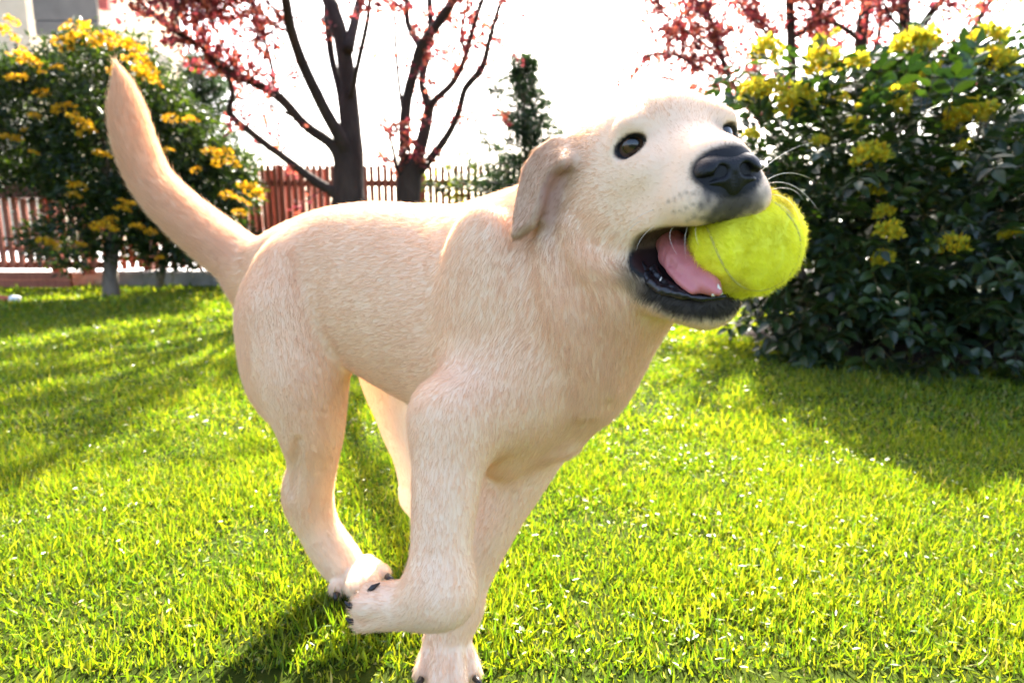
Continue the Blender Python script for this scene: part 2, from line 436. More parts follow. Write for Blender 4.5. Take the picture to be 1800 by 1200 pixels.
plum_tree("red leaved plum tree whose thin stem rises beside the dog's head", 1392, 3.9, [
    ([(1394, 460, 12), (1394, 300, 10), (1393, 180, 8), (1392, 112, 7), (1388, 0, 6.5)], 0, 1.2),
    ([(1393, 260, 5), (1340, 215, 4), (1296, 160, 3.5), (1268, 100, 3.2), (1252, 40, 3), (1220, -5, 2.6)], -.2, 3.4),
    ([(1296, 160, 2.5), (1240, 128, 2.2), (1180, 95, 2), (1130, 100, 1.6)], -.1, 4.5), ([(1268, 100, 2.5), (1220, 65, 2.2), (1170, 25, 2), (1150, -5, 1.8)], .2, 4.5),
    ([(1391, 90, 3.5), (1350, 60, 3), (1310, 20, 2.5), (1290, -10, 2)], .2, 4.0), ([(1390, 70, 3), (1425, 45, 2.6), (1450, 0, 2.2)], -.2, 3.6),
    ([(1330, 205, 2.5), (1330, 150, 2.2), (1325, 100, 2)], .1, 3.0)], None, "plum trees with red leaves", above=2)
plum_tree("red leaved plum tree with a black forked trunk behind the mahonia bush", 1512, 4.0, [
    ([(1512, 460, 13), (1512, 300, 12), (1512, 160, 10), (1514, 60, 9.5), (1524, 5, 9), (1527, 0, 9)], 0, .7),
    ([(1513, 70, 4.5), (1480, 48, 4), (1445, 30, 3.2), (1415, 0, 2.6)], -.2, 3.2), ([(1513, 130, 4), (1540, 80, 3.6), (1548, 30, 3.4), (1545, 0, 3.2)], .2, 2.2),
    ([(1512, 150, 3.5), (1480, 110, 3), (1450, 70, 2.5), (1440, 40, 2)], .1, 2.8)], None, "plum trees with red leaves", above=2)
plum_tree("red leaved plum tree with a wide V fork behind the mahonia bush", 1596, 3.9, [
    ([(1600, 460, 14), (1600, 300, 12), (1598, 120, 10.5), (1592, 68, 9), (1588, 0, 8)], 0, .8),
    ([(1600, 110, 8), (1612, 64, 6.5), (1636, 24, 5.5), (1658, 0, 4.5)], -.2, 1.6), ([(1600, 200, 6), (1650, 150, 5), (1680, 112, 4.5), (1708, 56, 4), (1742, 0, 3.5)], .2, 1.8),
    ([(1592, 60, 3), (1565, 30, 2.6), (1550, -5, 2.2)], -.1, 2.6)], None, "plum trees with red leaves", above=2)

# ---- leaf blocks
def flower_cluster(n, R, cols, r=rng):
    """dome of small yellow florets"""
    lv = Leaves(); d = rdir(n, r); d[:, 2] = np.abs(d[:, 2]) * .9 + d[:, 2] * .1
    pos = d * R * r.uniform(.40, .95, (n, 1)) * np.array([1, 1, .9])
    for _ in range(2):
        lv.add(pos, d + rdir(n, r) * .6, rdir(n, r), R * r.uniform(.22, .38, n), R * r.uniform(.18, .28, n), pick(cols, n, .12), [(0, 0), (.5, 1), (1, 0)], .3, .3)
    return lv

SPIKE = [(0, 0), (.22, .82), (.5, 1.0), (.78, .58), (1, 0)]
def compound_leaf(L, npair, wid, cols, r=rng, jag=True):
    """pinnate leaf along +x, upper side +z"""
    lv = Leaves(); pos, dr, no, ll = [], [], [], []
    for i in range(npair):
        t = .30 + .60 * i / max(npair - 1, 1)
        for s in (-1, 1):
            pos.append((L * t, 0, -.10 * L * t * t)); dr.append((.55, s, -.12 + r.normal() * .12)); no.append((r.normal() * .15, s * .25, 1)); ll.append(L * .42 * (1 - .25 * abs(t - .55)))
    pos.append((L * .93, 0, -.09 * L)); dr.append((1, 0, -.25)); no.append((0.05, 0, 1)); ll.append(L * .45)
    n = len(pos); ll = np.array(ll) * r.uniform(.85, 1.1, n)
    lv.add(np.array(pos), np.array(dr), np.array(no), ll, ll * wid, pick(cols, n, .10), SPIKE if jag else [(0, 0), (.3, .8), (.6, 1), (1, 0)], .22, .18)
    mb = MB(); mb.tube([(0, 0, 0), (L * .5, 0, -.025 * L), (L * .95, 0, -.09 * L)], [L * .012, L * .009, L * .005], 4, cap=False)
    lv.v.append(np.array(mb.v)); lv.f.append(np.array(mb.f).ravel() + lv.n); lv.k.append(np.full(len(mb.f), 4)); lv.c.append(np.repeat([[.12, .10, .03]], len(mb.v), 0)); lv.n += len(mb.v)
    return lv

def frame_from(d, n):
    d = np.asarray(d, float) / np.linalg.norm(d); b = np.cross(n, d); b /= np.linalg.norm(b) + 1e-9
    return np.stack([d, b, np.cross(d, b)], 1)

# ---- mahonia bush, right
MAHO = [(.016, .034, .012), (.022, .044, .011), (.011, .026, .012), (.034, .060, .012)]
YEL = [(.58, .47, .02), (.50, .48, .03), (.66, .46, .02), (.40, .44, .04)]
bc = np.array([V(1610, 400, 2.45)[0], 2.45, 0])
bush = empty("mahonia_bush", tuple(bc)); tag(bush, "dense dark green mahonia bush with yellow flower heads on a bark bed", "bush")
blobs = []
for px, py, y, r in ((1400, 215, 2.35, .17), (1480, 235, 2.50, .20), (1580, 210, 2.45, .20), (1690, 215, 2.5, .22), (1780, 220, 2.45, .22), (1880, 250, 2.5, .25), (1345, 135, 2.4, .05), (1445, 150, 2.4, .06), (1610, 120, 2.4, .08), (1738, 115, 2.4, .08),
                     (1390, 330, 2.2, .17), (1480, 320, 2.2, .25), (1600, 300, 2.12, .26), (1730, 300, 2.10, .28), (1860, 330, 2.15, .30),
                     (1440, 450, 2.12, .20), (1540, 440, 2.05, .25), (1680, 440, 1.98, .26), (1820, 440, 2.0, .28),
                     (1440, 555, 2.08, .16), (1510, 560, 2.0, .22), (1630, 570, 1.95, .24), (1770, 570, 1.93, .25), (1900, 560, 2.0, .26), (1345, 250, 2.3, .12), (1360, 545, 2.1, .08),
                     (1560, 380, 2.75, .3), (1750, 380, 2.8, .3), (1450, 450, 2.6, .25), (1900, 450, 2.6, .3), (1650, 550, 2.6, .3)):
    blobs.append((V(px, py, y), r))
bl_c = np.array([b for b, r in blobs]); bl_r = np.array([r for b, r in blobs])
def blob_points(n, cs, rs, shell=.62, r=rng, low=.02):
    """points near the outside of a union of balls, with outward normals"""
    out, nor = [], []
    while len(out) < n:
        i = r.choice(len(rs), p=rs ** 2 / np.sum(rs ** 2)); d = rdir(1, r)[0]
        p = cs[i] + d * rs[i] * r.uniform(shell, 1.04)
        if p[2] < low: continue
        dep = np.max(1 - np.linalg.norm(p - cs, axis=1) / rs)
        if dep > .42: continue
        out.append(p); nor.append(d)
    return np.array(out), np.array(nor)
mb = MB()
for i in range(26):
    tgt = bl_c[rng.integers(0, len(bl_c))] + rng.normal(size=3) * .05
    b0 = bc + np.array([(tgt[0] - bc[0]) * .55, (tgt[1] - bc[1]) * .4, .0]) + np.append(rng.normal(size=2) * .08, 0)
    mid = b0 * .5 + tgt * .5 + np.array([0, 0, -.05])
    s = MB(); s.tube([q - bc for q in smooth_path([b0, mid, tgt], 3)], np.linspace(.011, .004, 7), 6); s.build("stem", bark_grey, bush, smooth=True)
protos = [compound_leaf(1.0, 3, .50, MAHO) for _ in range(5)]
pm = []
for lv in protos:
    me = lv.mesh("leaf"); me.materials.append(maho_leaf); pm.append((me, np.concatenate(lv.v), lv))
pts, nor = blob_points(3400, bl_c, bl_r)
kp = (pts[:, 2] < .72) | (rng.random(len(pts)) < .62); pts, nor = pts[kp], nor[kp]
# order by how large they show: nearest to the camera first, and in the picture
dist = np.linalg.norm(pts - np.array([0, 0, HCAM]), axis=1) + np.where((nor @ np.array([-.45, -.85, .2])) < .1, 3, 0)
order = np.argsort(dist)
rest = Leaves()
for rank, i in enumerate(order):
    d = nor[i] * .8 + rng.normal(size=3) * .45 + np.array([0, 0, -.05 + (.25 if pts[i][2] > .7 else -.25)])
    M = frame_from(d, np.array([0, 0, 1.]) + rng.normal(size=3) * .35); L = rng.uniform(.09, .155)
    me, vv, lv = pm[rng.integers(0, len(pm))]
    if rank < 280:
        o = bpy.data.objects.new("leaf", me); link(o, bush)
        m4 = Matrix.Identity(4)
        for a in range(3):
            for b in range(3): m4[a][b] = float(M[a, b]) * L
            m4[a][3] = float(pts[i][a] - bc[a])
        o.matrix_local = m4
    else:
        rest.v.append((vv @ (M * L).T) + pts[i] - bc); rest.f += [f + rest.n for f in lv.f]; rest.k += lv.k
        rest.c.append(np.concatenate(lv.c) * rng.uniform(.75, 1.25)); rest.n += len(vv)
rest.build("foliage", maho_leaf, bush)["kind"] = "stuff"
fcol = [flower_cluster(150, 1.0, YEL) for _ in range(3)]; fm = []
del fcol[3:]
for lv in fcol:
    me = lv.mesh("flower_cluster"); me.materials.append(petal_m); fm.append(me)
for px, py, y, r in ((1345, 98, 2.4, 24), (1445, 120, 2.4, 26), (1505, 115, 2.4, 18), (1400, 190, 2.25, 30), (1322, 172, 2.35, 24), (1360, 165, 2.3, 20), (1550, 190, 2.25, 36), (1610, 85, 2.4, 34),
                     (1590, 165, 2.3, 18), (1738, 70, 2.4, 24), (1740, 120, 2.35, 36), (1705, 215, 2.2, 36), (1530, 285, 2.05, 30), (1532, 340, 2.05, 18), (1695, 268, 2.15, 16), (1675, 440, 1.9, 26),
                     (1555, 380, 1.98, 16), (1560, 415, 1.95, 22), (1780, 415, 1.92, 18), (1555, 460, 1.95, 18), (1320, 240, 2.2, 14), (1465, 180, 2.3, 22), (1440, 255, 2.15, 14), (1640, 130, 2.3, 18),
                     (1790, 330, 2.05, 14), (1675, 305, 2.05, 16), (1440, 75, 2.5, 10), (1500, 230, 2.2, 18), (1470, 60, 2.6, 8)):
    o = bpy.data.objects.new("flower_cluster", fm[rng.integers(0, 3)]); link(o, bush)
    y -= .14; r *= 1.05; p = V(px, py, y) - bc; o.location = tuple(p); k = r * y / FPX / CP
    o.scale = (k, k, k * rng.uniform(1.0, 1.5)); o.rotation_euler = (rng.uniform(-.3, .3), rng.uniform(-.3, .3), rng.uniform(0, 6))

# ---- yellow flowering shrub, left
SHR = [(.024, .048, .012), (.018, .038, .013), (.045, .075, .012), (.016, .034, .013)]
SYEL = [(.66, .38, .010), (.58, .30, .008), (.70, .46, .02)]
sy = 3.85
sb = G(197, 522); sb = np.array([sb[0], sb[1], 0]); sy = sb[1]
shrub = empty("flowering_shrub", tuple(sb)); tag(shrub, "small evergreen tree with orange yellow flowers and grey trunk by the terrace", "shrub")
tr = smooth_path([(*V(197, 524, sy)[:2], -.02, .05), (*V(194, 470, sy), .040), (*V(200, 420, sy), .036), (*V(190, 340, sy), .026), (*V(180, 240, sy), .014)], 4)
MB().tube(tr[:, :3] - sb, tr[:, 3], 12, wob=.08).build("trunk", bark_grey, shrub, smooth=True)
sbl = [(50, 175, 75), (150, 150, 82), (215, 170, 95), (20, 220, 100), (110, 230, 110), (210, 270, 105), (300, 260, 85), (330, 330, 75), (390, 320, 60), (60, 275, 50), (160, 320, 70),
       (260, 350, 75), (340, 390, 60), (210, 400, 50), (120, 425, 42), (75, 420, 36), (290, 430, 42), (400, 300, 45), (-60, 200, 85), (-70, 250, 70), (260, 190, 50), (425, 345, 30), (180, 405, 30), (340, 440, 30)]
sc_c = np.array([V(px, py, sy + rng.uniform(-.2, .2)) for px, py, r in sbl]); sc_r = np.array([r for *_, r in sbl]) * sy / FPX
for k in (1, 4, 5, 7, 10, 12, 14, 18, 6, 8):
    a = tr[rng.integers(len(tr) // 2, len(tr))][:3]; t_ = sc_c[k]
    MB().tube([q - sb for q in smooth_path([a, (a + t_) / 2 + np.array([0, 0, .05]), t_], 3)], np.linspace(.014, .004, 7), 6).build("limb", bark_grey, shrub, smooth=True)
pts, nor = blob_points(6800, sc_c, sc_r, .4)
lv = Leaves(); n = len(pts)
for k in range(5):
    dd = nor * .5 + rdir(n) * .8 + np.array([0, 0, .1])
    lv.add(pts + rng.normal(size=(n, 3)) * .03 - sb, dd, rdir(n) + np.array([0, 0, .8]), rng.uniform(.035, .065, n), rng.uniform(.012, .022, n), pick(SHR, n, .2), [(0, 0), (.4, 1), (1, 0)])
lv.build("crown", shrub_leaf, shrub)["kind"] = "stuff"
fs_ = [flower_cluster(60, 1.0, SYEL) for _ in range(3)]; fm2 = []
for l_ in fs_:
    me = l_.mesh("flower_cluster"); me.materials.append(petal_m); fm2.append(me)
for px, py, r in ((45, 110, 28), (30, 140, 18), (110, 80, 18), (135, 55, 24), (150, 75, 26), (190, 75, 24), (225, 90, 32), (240, 110, 20), (255, 140, 24), (205, 130, 16), (115, 195, 18), (140, 220, 22), (150, 235, 16),
                  (75, 165, 14), (180, 275, 16), (60, 270, 10), (20, 245, 18), (300, 210, 14), (335, 215, 14), (370, 268, 14), (395, 280, 22), (410, 290, 14), (440, 340, 26), (425, 355, 14), (420, 375, 12), (400, 345, 14),
                  (295, 265, 10), (135, 330, 18), (130, 345, 12), (215, 370, 14), (185, 405, 24), (195, 390, 14), (85, 432, 20), (142, 432, 10), (265, 410, 12), (280, 300, 10), (240, 400, 12), (5, 60, 22), (20, 40, 14), (100, 120, 10),
                  (345, 300, 10), (370, 395, 10), (280, 455, 8), (45, 230, 9), (230, 360, 10), (215, 355, 9), (60, 205, 10), (268, 128, 12)):
    o = bpy.data.objects.new("flower_cluster", fm2[rng.integers(0, 3)]); link(o, shrub)
    y = sy - rng.uniform(.40, .62); r *= .92; o.location = tuple(V(px, py, y) - sb); k = r * y / FPX
    o.scale = (k * rng.uniform(.9, 1.3), k, k * rng.uniform(.7, 1.0)); o.rotation_euler = (rng.uniform(-.5, .5), rng.uniform(-.5, .5), rng.uniform(0, 6))

# ---- conifers
CON = [(.030, .060, .026), (.022, .048, .024), (.040, .075, .026)]
def conifer(name, label, px, y, top_py, tiers, bpx=None):
    b = np.array([*V(bpx or px, 400, y)[:2], 0]); root = empty(name, tuple(b)); tag(root, label, "conifer")
    top = V(px, top_py, y); path = smooth_path([(*b[:2], -.02, .028), (*(b * .6 + top * .4 + np.array([.01, 0, 0])), .018), (*top, .004)], 6)
    MB().tube(path[:, :3] - b, path[:, 3], 8).build("trunk", bark_grey, root, smooth=True)
    lv = Leaves(); tw = MB()
    for py, reach, nb in tiers:                       # reach in pixels
        for k in range(nb):
            p0 = V(px, py + rng.uniform(-14, 14), y); a = rng.uniform(0, 2 * math.pi); R = reach * y / FPX * rng.uniform(.4, 1.7)
            d = np.array([math.cos(a), math.sin(a), 0]); q = [p0, p0 + d * R * .55 + np.array([0, 0, R * .10]), p0 + d * R + np.array([0, 0, R * rng.uniform(-.1, .6)])]
            q = smooth_path(q, 4); tw.tube(q - b, np.linspace(.006, .002, len(q)), 4)
            m = int(30 + R * 330); t = rng.uniform(.12, 1, m); i = np.minimum((t * (len(q) - 1)).astype(int), len(q) - 2)
            pos = q[i] + (q[i + 1] - q[i]) * rng.random((m, 1)); side = rdir(m)
            off = side * rng.uniform(.01, .075, (m, 1)) * (1.2 - t)[:, None]
            lv.add(pos + off - b, d * .8 + side * .9 + np.array([0, 0, .15]), rdir(m) + np.array([0, 0, .7]), rng.uniform(.03, .06, m), rng.uniform(.006, .012, m), pick(CON, m, .2), [(0, .4), (.5, 1), (1, 0)], .1, .15)
    tw.build("branches", bark_grey, root, smooth=True)["kind"] = "stuff"
    lv.build("crown", conif_leaf, root)["kind"] = "stuff"
    return root
conifer("young_conifer", "slim young conifer standing between the plum trunks and the dog's head", 921, 4.35, 98,
        [(112, 16, 7), (130, 24, 8), (150, 34, 9), (172, 42, 10), (195, 40, 9), (215, 48, 10), (240, 52, 11), (265, 48, 10), (290, 60, 10), (318, 100, 12), (340, 120, 13), (362, 110, 12), (390, 90, 10)])
conifer("cypress", "grey green cypress rising behind the yellow flowering shrub", 352, 4.4, 96,
        [(108, 20, 7), (130, 30, 9), (155, 38, 10), (180, 44, 11), (205, 50, 11), (235, 58, 12), (265, 60, 12), (300, 66, 12), (335, 66, 12), (370, 62, 11), (405, 60, 10), (440, 50, 9)], bpx=266)
# ---- climber on the fence
VIN = [(.20, .26, .03), (.30, .30, .03), (.12, .18, .03)]
vb = np.array([*V(790, 400, 4.58)[:2], .11]); vine = empty("climber", (vb[0], 4.58, 0)); tag(vine, "thin yellow green climber growing on the slat fence", "climber")
vb[2] = 0; lv = Leaves()
for k in range(5):
    x0 = 752 + 22 * k; q = smooth_path([V(x0, 505, 4.60), V(x0 + rng.uniform(-14, 14), 420, 4.58), V(x0 + rng.uniform(-20, 20), 350, 4.60), V(x0 + rng.uniform(-24, 24), 296, 4.58)], 4)
    MB().tube(q - np.array([vb[0], 4.58, 0]), np.linspace(.006, .002, len(q)), 5).build("stem", bark_grey, vine, smooth=True)
    m = 60; i = rng.integers(0, len(q) - 1, m); pos = q[i] + rng.normal(size=(m, 3)) * np.array([.04, .025, .04])
    lv.add(pos - np.array([vb[0], 4.58, 0]), rdir(m), rdir(m), rng.uniform(.03, .055, m), rng.uniform(.02, .035, m), pick(VIN, m, .15), [(0, 0), (.35, 1), (1, 0)])
lv.build("foliage", shrub_leaf, vine)["kind"] = "stuff"
# ---- trees beyond the fence, far right, hazy yellow green
ty = 6.5; tb = np.array([*V(1790, 400, ty)[:2], 0]); bt = empty("birch_tree", tuple(tb)); tag(bt, "pale yellow green young tree beyond the mahonia bush", "tree")
MB().tube(smooth_path([(0, 0, -.02), (.05, 0, .9), (-.02, .05, 1.8), (.05, 0, 2.7)], 4), np.linspace(.05, .015, 13), 8).build("trunk", bark_grey, bt, smooth=True)
cs = np.array([V(px, py, ty + rng.uniform(-.3, .3)) for px, py in ((1770, 90), (1730, 40), (1800, 200), (1800, 40), (1780, 280), (1850, 120), (1700, -20), (1790, -40), (1860, 30))]); pts, nor = blob_points(900, cs, np.full(len(cs), .36), .2)
lv = Leaves(); lv.add(pts - tb, rdir(len(pts)), rdir(len(pts)), rng.uniform(.04, .07, len(pts)), rng.uniform(.025, .04, len(pts)), pick([(.30, .34, .06), (.24, .30, .05)], len(pts)), [(0, 0), (.4, 1), (1, 0)])
lv.build("crown", shrub_leaf, bt)["kind"] = "stuff"
# ------------------------------------------------------------------ lawn grass: blades thin out and widen with distance
def in_poly(x, y, poly):
    c = np.zeros(len(x), bool); j = len(poly) - 1
    for i in range(len(poly)):
        xi, yi = poly[i]; xj, yj = poly[j]
        c ^= ((yi > y) != (yj > y)) & (x < (xj - xi) * (y - yi) / (yj - yi + 1e-12) + xi); j = i
    return c
GR = np.array([(.150, .225, .013), (.195, .255, .015), (.100, .175, .013), (.235, .270, .019), (.265, .270, .026), (.065, .125, .015)])
STRAW = np.array([(.42, .34, .16), (.34, .27, .12), (.50, .42, .22)])
def grass_zone(y0, y1, dens, hgt, wid, lv, xs=1.0, x_pad=.42, inner=None):
    x1 = y1 * xs + x_pad; n = int((2 * x1) * (y1 - y0) * dens)
    x = rng.uniform(-x1, x1, n); y = rng.uniform(y0, y1, n)
    pn = np.sin(x * 7.1 + 2 * np.sin(y * 5.3)) * np.sin(y * 8.3 + 1.7 * np.sin(x * 6.1)); pn2 = np.sin(x * 23 + y * 9) * np.sin(y * 19 - x * 13)
    keep = (np.abs(x) < y * xs + x_pad) & ~in_poly(x, y, BED) & (rng.random(n) < np.clip(.85 + .2 * pn + .2 * pn2, .5, 1))
    if inner: keep &= np.abs(x) > y * inner[0] + inner[1]
    x, y, pn, pn2 = x[keep], y[keep], pn[keep], pn2[keep]; n = len(x)
    h = hgt * np.clip(rng.lognormal(-.05, .38, n), .35, 2.4) * (1 + .22 * pn + .15 * pn2)
    w = wid * rng.uniform(.65, 1.45, n)
    a = rng.uniform(0, 2 * math.pi, n); ln = np.where(rng.random(n) < .55, np.abs(rng.normal(.8, .6, n)), rng.uniform(1.2, 4.0, n)); d = np.stack([np.cos(a) * ln, np.sin(a) * ln, np.ones(n)], 1)
    no = np.stack([np.cos(a), np.sin(a), np.full(n, -.0)], 1) + rng.normal(size=(n, 3)) * .35
    c = GR[rng.integers(0, len(GR), n)] * (1 + .16 * rng.normal(size=(n, 1))) * (1 + .12 * pn[:, None] * np.array([1.2, .6, .5]))
    st = rng.random(n) < .055; c[st] = STRAW[rng.integers(0, 3, st.sum())]
    d[st, 2] *= .35; h[st] *= .9
    lv.add(np.stack([x, y, np.full(n, -.002)], 1), d, no, h, w, np.clip(c, .01, .9), [(0, .8), (.55, .9), (1, 0)], curl=.45, rib=False)
def glint_leaf_zone(y0, y1, dens, size, lv, xs=1.05, x_pad=.55):  # flat leaves added to catch sun glints, tilted towards the camera
    x1 = y1 * xs + x_pad; n = int(2 * x1 * (y1 - y0) * dens); x = rng.uniform(-x1, x1, n); y = rng.uniform(y0, y1, n)
    k = (np.abs(x) < y * xs + x_pad) & ~in_poly(x, y, BED) & (np.sin(x * 11 + 3 * np.sin(y * 6)) * np.sin(y * 9 + 2 * np.sin(x * 7)) + rng.normal(size=n) * .5 > -.1)
    x, y = x[k], y[k]; n = len(x); a = rng.uniform(0, 2 * math.pi, n)
    d = np.stack([np.cos(a), np.sin(a), rng.uniform(-.1, .35, n)], 1); no = np.array([0, -.12, 1]) + rng.normal(size=(n, 3)) * .45
    c = GR[rng.integers(0, len(GR), n)] * rng.uniform(.7, 1.1, (n, 1))
    lv.add(np.stack([x, y, rng.uniform(.006, .017, n)], 1), d, no, size * rng.uniform(.7, 1.5, n), size * rng.uniform(.22, .42, n), c, [(0, .2), (.5, 1), (1, .35)], curl=.12, rib=False)
grass_m = leaf_mat("grass_blade", .36, .50, .38, (1.12, 1.16, .30))
lv = Leaves()
for args in ((.12, .55, 45000, .0125, .0019), (.55, 1.25, 120000, .0132, .0019), (1.25, 2.1, 40000, .0148, .0030), (2.1, 3.2, 17000, .0175, .0050), (3.2, 4.60, 7500, .021, .0086)):
    grass_zone(*args, lv); grass_zone(args[0], args[1], args[2] * .13, args[3] * 1.15, args[4] * 2.2, lv, 1.9, 1.1, (1.0, .42)); glint_leaf_zone(args[0], args[1], args[2] * .06, args[4] * 3.6, lv)
o = lv.build("grass", grass_m)
tag(o, "short bright green lawn grass", "grass", None, "stuff")
DO_FUR = True
# ------------------------------------------------------------------ the dog: one implicit surface, polygonised
def nrm(v): v = np.asarray(v, float); return v / (np.linalg.norm(v) + 1e-12)

def relax(Vt, F, it=4):
    """Taubin smoothing and vertex normals"""
    E_ = np.concatenate([F[:, [i, (i + 1) % 4]] for i in range(4)]); n = len(Vt)
    E_ = np.concatenate([E_, E_[:, ::-1]]); deg = np.bincount(E_[:, 0], minlength=n)[:, None]
    for i in range(it * 2):
        avg = np.stack([np.bincount(E_[:, 0], Vt[E_[:, 1], k], n) for k in range(3)], 1) / np.maximum(deg, 1)
        Vt = Vt + (avg - Vt) * (.6 if i % 2 == 0 else -.62)
    fn = np.cross(Vt[F[:, 2]] - Vt[F[:, 0]], Vt[F[:, 3]] - Vt[F[:, 1]])
    Nn = np.stack([sum(np.bincount(F[:, j], fn[:, k], n) for j in range(4)) for k in range(3)], 1)
    return Vt, F, Nn / (np.linalg.norm(Nn, axis=1, keepdims=True) + 1e-12)

class SDF:
    def __init__(s): s.p = []
    def cone(s, a, ra, b, rb, k=.02, d=None, op='u', **kw):
        a, b = np.asarray(a, float), np.asarray(b, float)
        s.p.append(dict(t='cone', a=a, b=b, ra=ra, rb=rb, k=k, op=op, c=(a + b) / 2,
                        R=np.linalg.norm(b - a) / 2 + max(ra, rb), d=nrm(b - a) if d is None else nrm(d), **kw)); return s
    def chain(s, pts, k=.02, op='u', A=None, sub=5, d=None, **kw):
        """smooth limb: a spline of spheres, A = optional map of space that flattens it"""
        A = np.eye(3) if A is None else np.asarray(A, float)
        Q = np.array([np.concatenate([A @ np.asarray(p, float), [r]]) for p, r in pts]); out = []
        E_ = np.vstack([2 * Q[0] - Q[1], Q, 2 * Q[-1] - Q[-2]])
        for i in range(len(Q) - 1):
            p0, p1, p2, p3 = E_[i:i + 4]
            for t in np.arange(sub) / sub:
                out.append(.5 * (2 * p1 + (p2 - p0) * t + (2 * p0 - 5 * p1 + 4 * p2 - p3) * t * t + (3 * p1 - p0 - 3 * p2 + p3) * t ** 3))
        out.append(Q[-1]); out = np.array(out); out[:, 3] = np.maximum(out[:, 3], .0008)
        Ai = np.linalg.inv(A); W = out[:, :3] @ Ai.T; c = (W.min(0) + W.max(0)) / 2
        R = np.max(np.linalg.norm(W - c, axis=1) + out[:, 3])
        dd = np.diff(W, axis=0); dd /= np.linalg.norm(dd, axis=1, keepdims=True)
        if d is not None: dd[:] = nrm(d)
        s.p.append(dict(t='chain', A=A, q=out, sd=dd, k=k, op=op, c=c, R=R, d=nrm(d) if d is not None else dd[0], **kw)); return s
    def ell(s, c, ax, rad, k=.02, d=(0, 0, -1), op='u', **kw):
        s.p.append(dict(t='ell', c=np.asarray(c, float), M=np.array([nrm(q) for q in ax]), r=np.asarray(rad, float), k=k, op=op,
                        R=max(rad), d=nrm(d), **kw)); return s
    def tri(s, a, b, c, r, k=.006, d=(0, 0, -1), op='u', **kw):
        a, b, c = [np.asarray(q, float) for q in (a, b, c)]; m = (a + b + c) / 3
        s.p.append(dict(t='tri', a=a, b=b, cc=c, r=r, k=k, op=op, c=m, R=max(np.linalg.norm(q - m) for q in (a, b, c)) + r, d=nrm(d), **kw)); return s
    def sheet(s, tris, r, k=.006, d=(0, 0, -1), op='u', **kw):
        s2 = SDF()
        for a, b, c in tris: s2.tri(a, b, c, r)
        q = np.array([v for t in tris for v in t]); c = (q.min(0) + q.max(0)) / 2
        s.p.append(dict(t='sheet', sub=s2.p, k=k, op=op, c=c, R=np.max(np.linalg.norm(q - c, axis=1)) + r, d=nrm(d), **kw)); return s
    @staticmethod
    def dist(p, X, seg=False):
        if p['t'] == 'sheet': return np.min([SDF.dist(t, X) for t in p['sub']], axis=0)
        if p['t'] == 'chain':
            Y = X @ p['A'].T; q = p['q']; best = np.full(len(X), 9.); bi = np.zeros(len(X), int)
            for i in range(len(q) - 1):
                a, b, ra, rb = q[i, :3], q[i + 1, :3], q[i, 3], q[i + 1, 3]
                ba = b - a; l = math.sqrt(ba @ ba); pa = Y - a; x = pa @ (ba / l)
                pp = np.sqrt(np.maximum(np.einsum('ij,ij->i', pa, pa) - x * x, 0)); sl = max(-.95, min(.95, (rb - ra) / l))
                t = np.clip(x / l + pp * (sl / (l * math.sqrt(1 - sl * sl))), 0, 1)
                dd = np.sqrt(pp * pp + (x - t * l) ** 2) - (ra + (rb - ra) * t)
                m = dd < best; best[m] = dd[m]; bi[m] = i
            return (best, bi) if seg else best
        if p['t'] == 'cone':
            ba = p['b'] - p['a']; pa = X - p['a']; l2 = ba @ ba
            h = np.clip(pa @ ba / l2, 0, 1)
            return np.linalg.norm(pa - h[:, None] * ba, axis=1) - (p['ra'] + (p['rb'] - p['ra']) * h)
        if p['t'] == 'ell':
            q = (X - p['c']) @ p['M'].T
            k0 = np.linalg.norm(q / p['r'], axis=1); k1 = np.linalg.norm(q / p['r'] ** 2, axis=1)
            return np.where(k1 > 1e-9, k0 * (k0 - 1) / np.maximum(k1, 1e-9), -min(p['r']))
        a, b, c = p['a'], p['b'], p['cc']
        n = np.cross(b - a, a - c); ba, cb, ac = b - a, c - b, a - c
        pa, pb, pc = X - a, X - b, X - c
        ins = (np.sign(pa @ np.cross(ba, n)) + np.sign(pb @ np.cross(cb, n)) + np.sign(pc @ np.cross(ac, n))) < 2
        def ed(e, q): return np.sum((e * np.clip(q @ e / (e @ e), 0, 1)[:, None] - q) ** 2, 1)
        dd = np.where(ins, np.minimum(np.minimum(ed(ba, pa), ed(cb, pb)), ed(ac, pc)), (pa @ n) ** 2 / (n @ n))
        return np.sqrt(dd) - p['r']
    @staticmethod
    def comb(p, D, d):
        k = p['k']
        if p['op'] == 'u':
            h = np.maximum(k - np.abs(D - d), 0) / k
            return np.minimum(D, d) - h * h * k * .25
        h = np.maximum(k - np.abs(D + d), 0) / k          # smooth subtraction
        return np.maximum(D, -d) + h * h * k * .25
    def ev(s, X):
        D = np.full(len(X), 1.0)
        for p in s.p:
            m = np.linalg.norm(X - p['c'], axis=1) < p['R'] + p['k'] + .05
            if m.any(): D[m] = s.comb(p, D[m], s.dist(p, X[m]))
        return D
    def bounds(s):
        lo = np.min([p['c'] - p['R'] for p in s.p if p['op'] == 'u'], 0); hi = np.max([p['c'] + p['R'] for p in s.p if p['op'] == 'u'], 0)
        return lo - .012, hi + .012
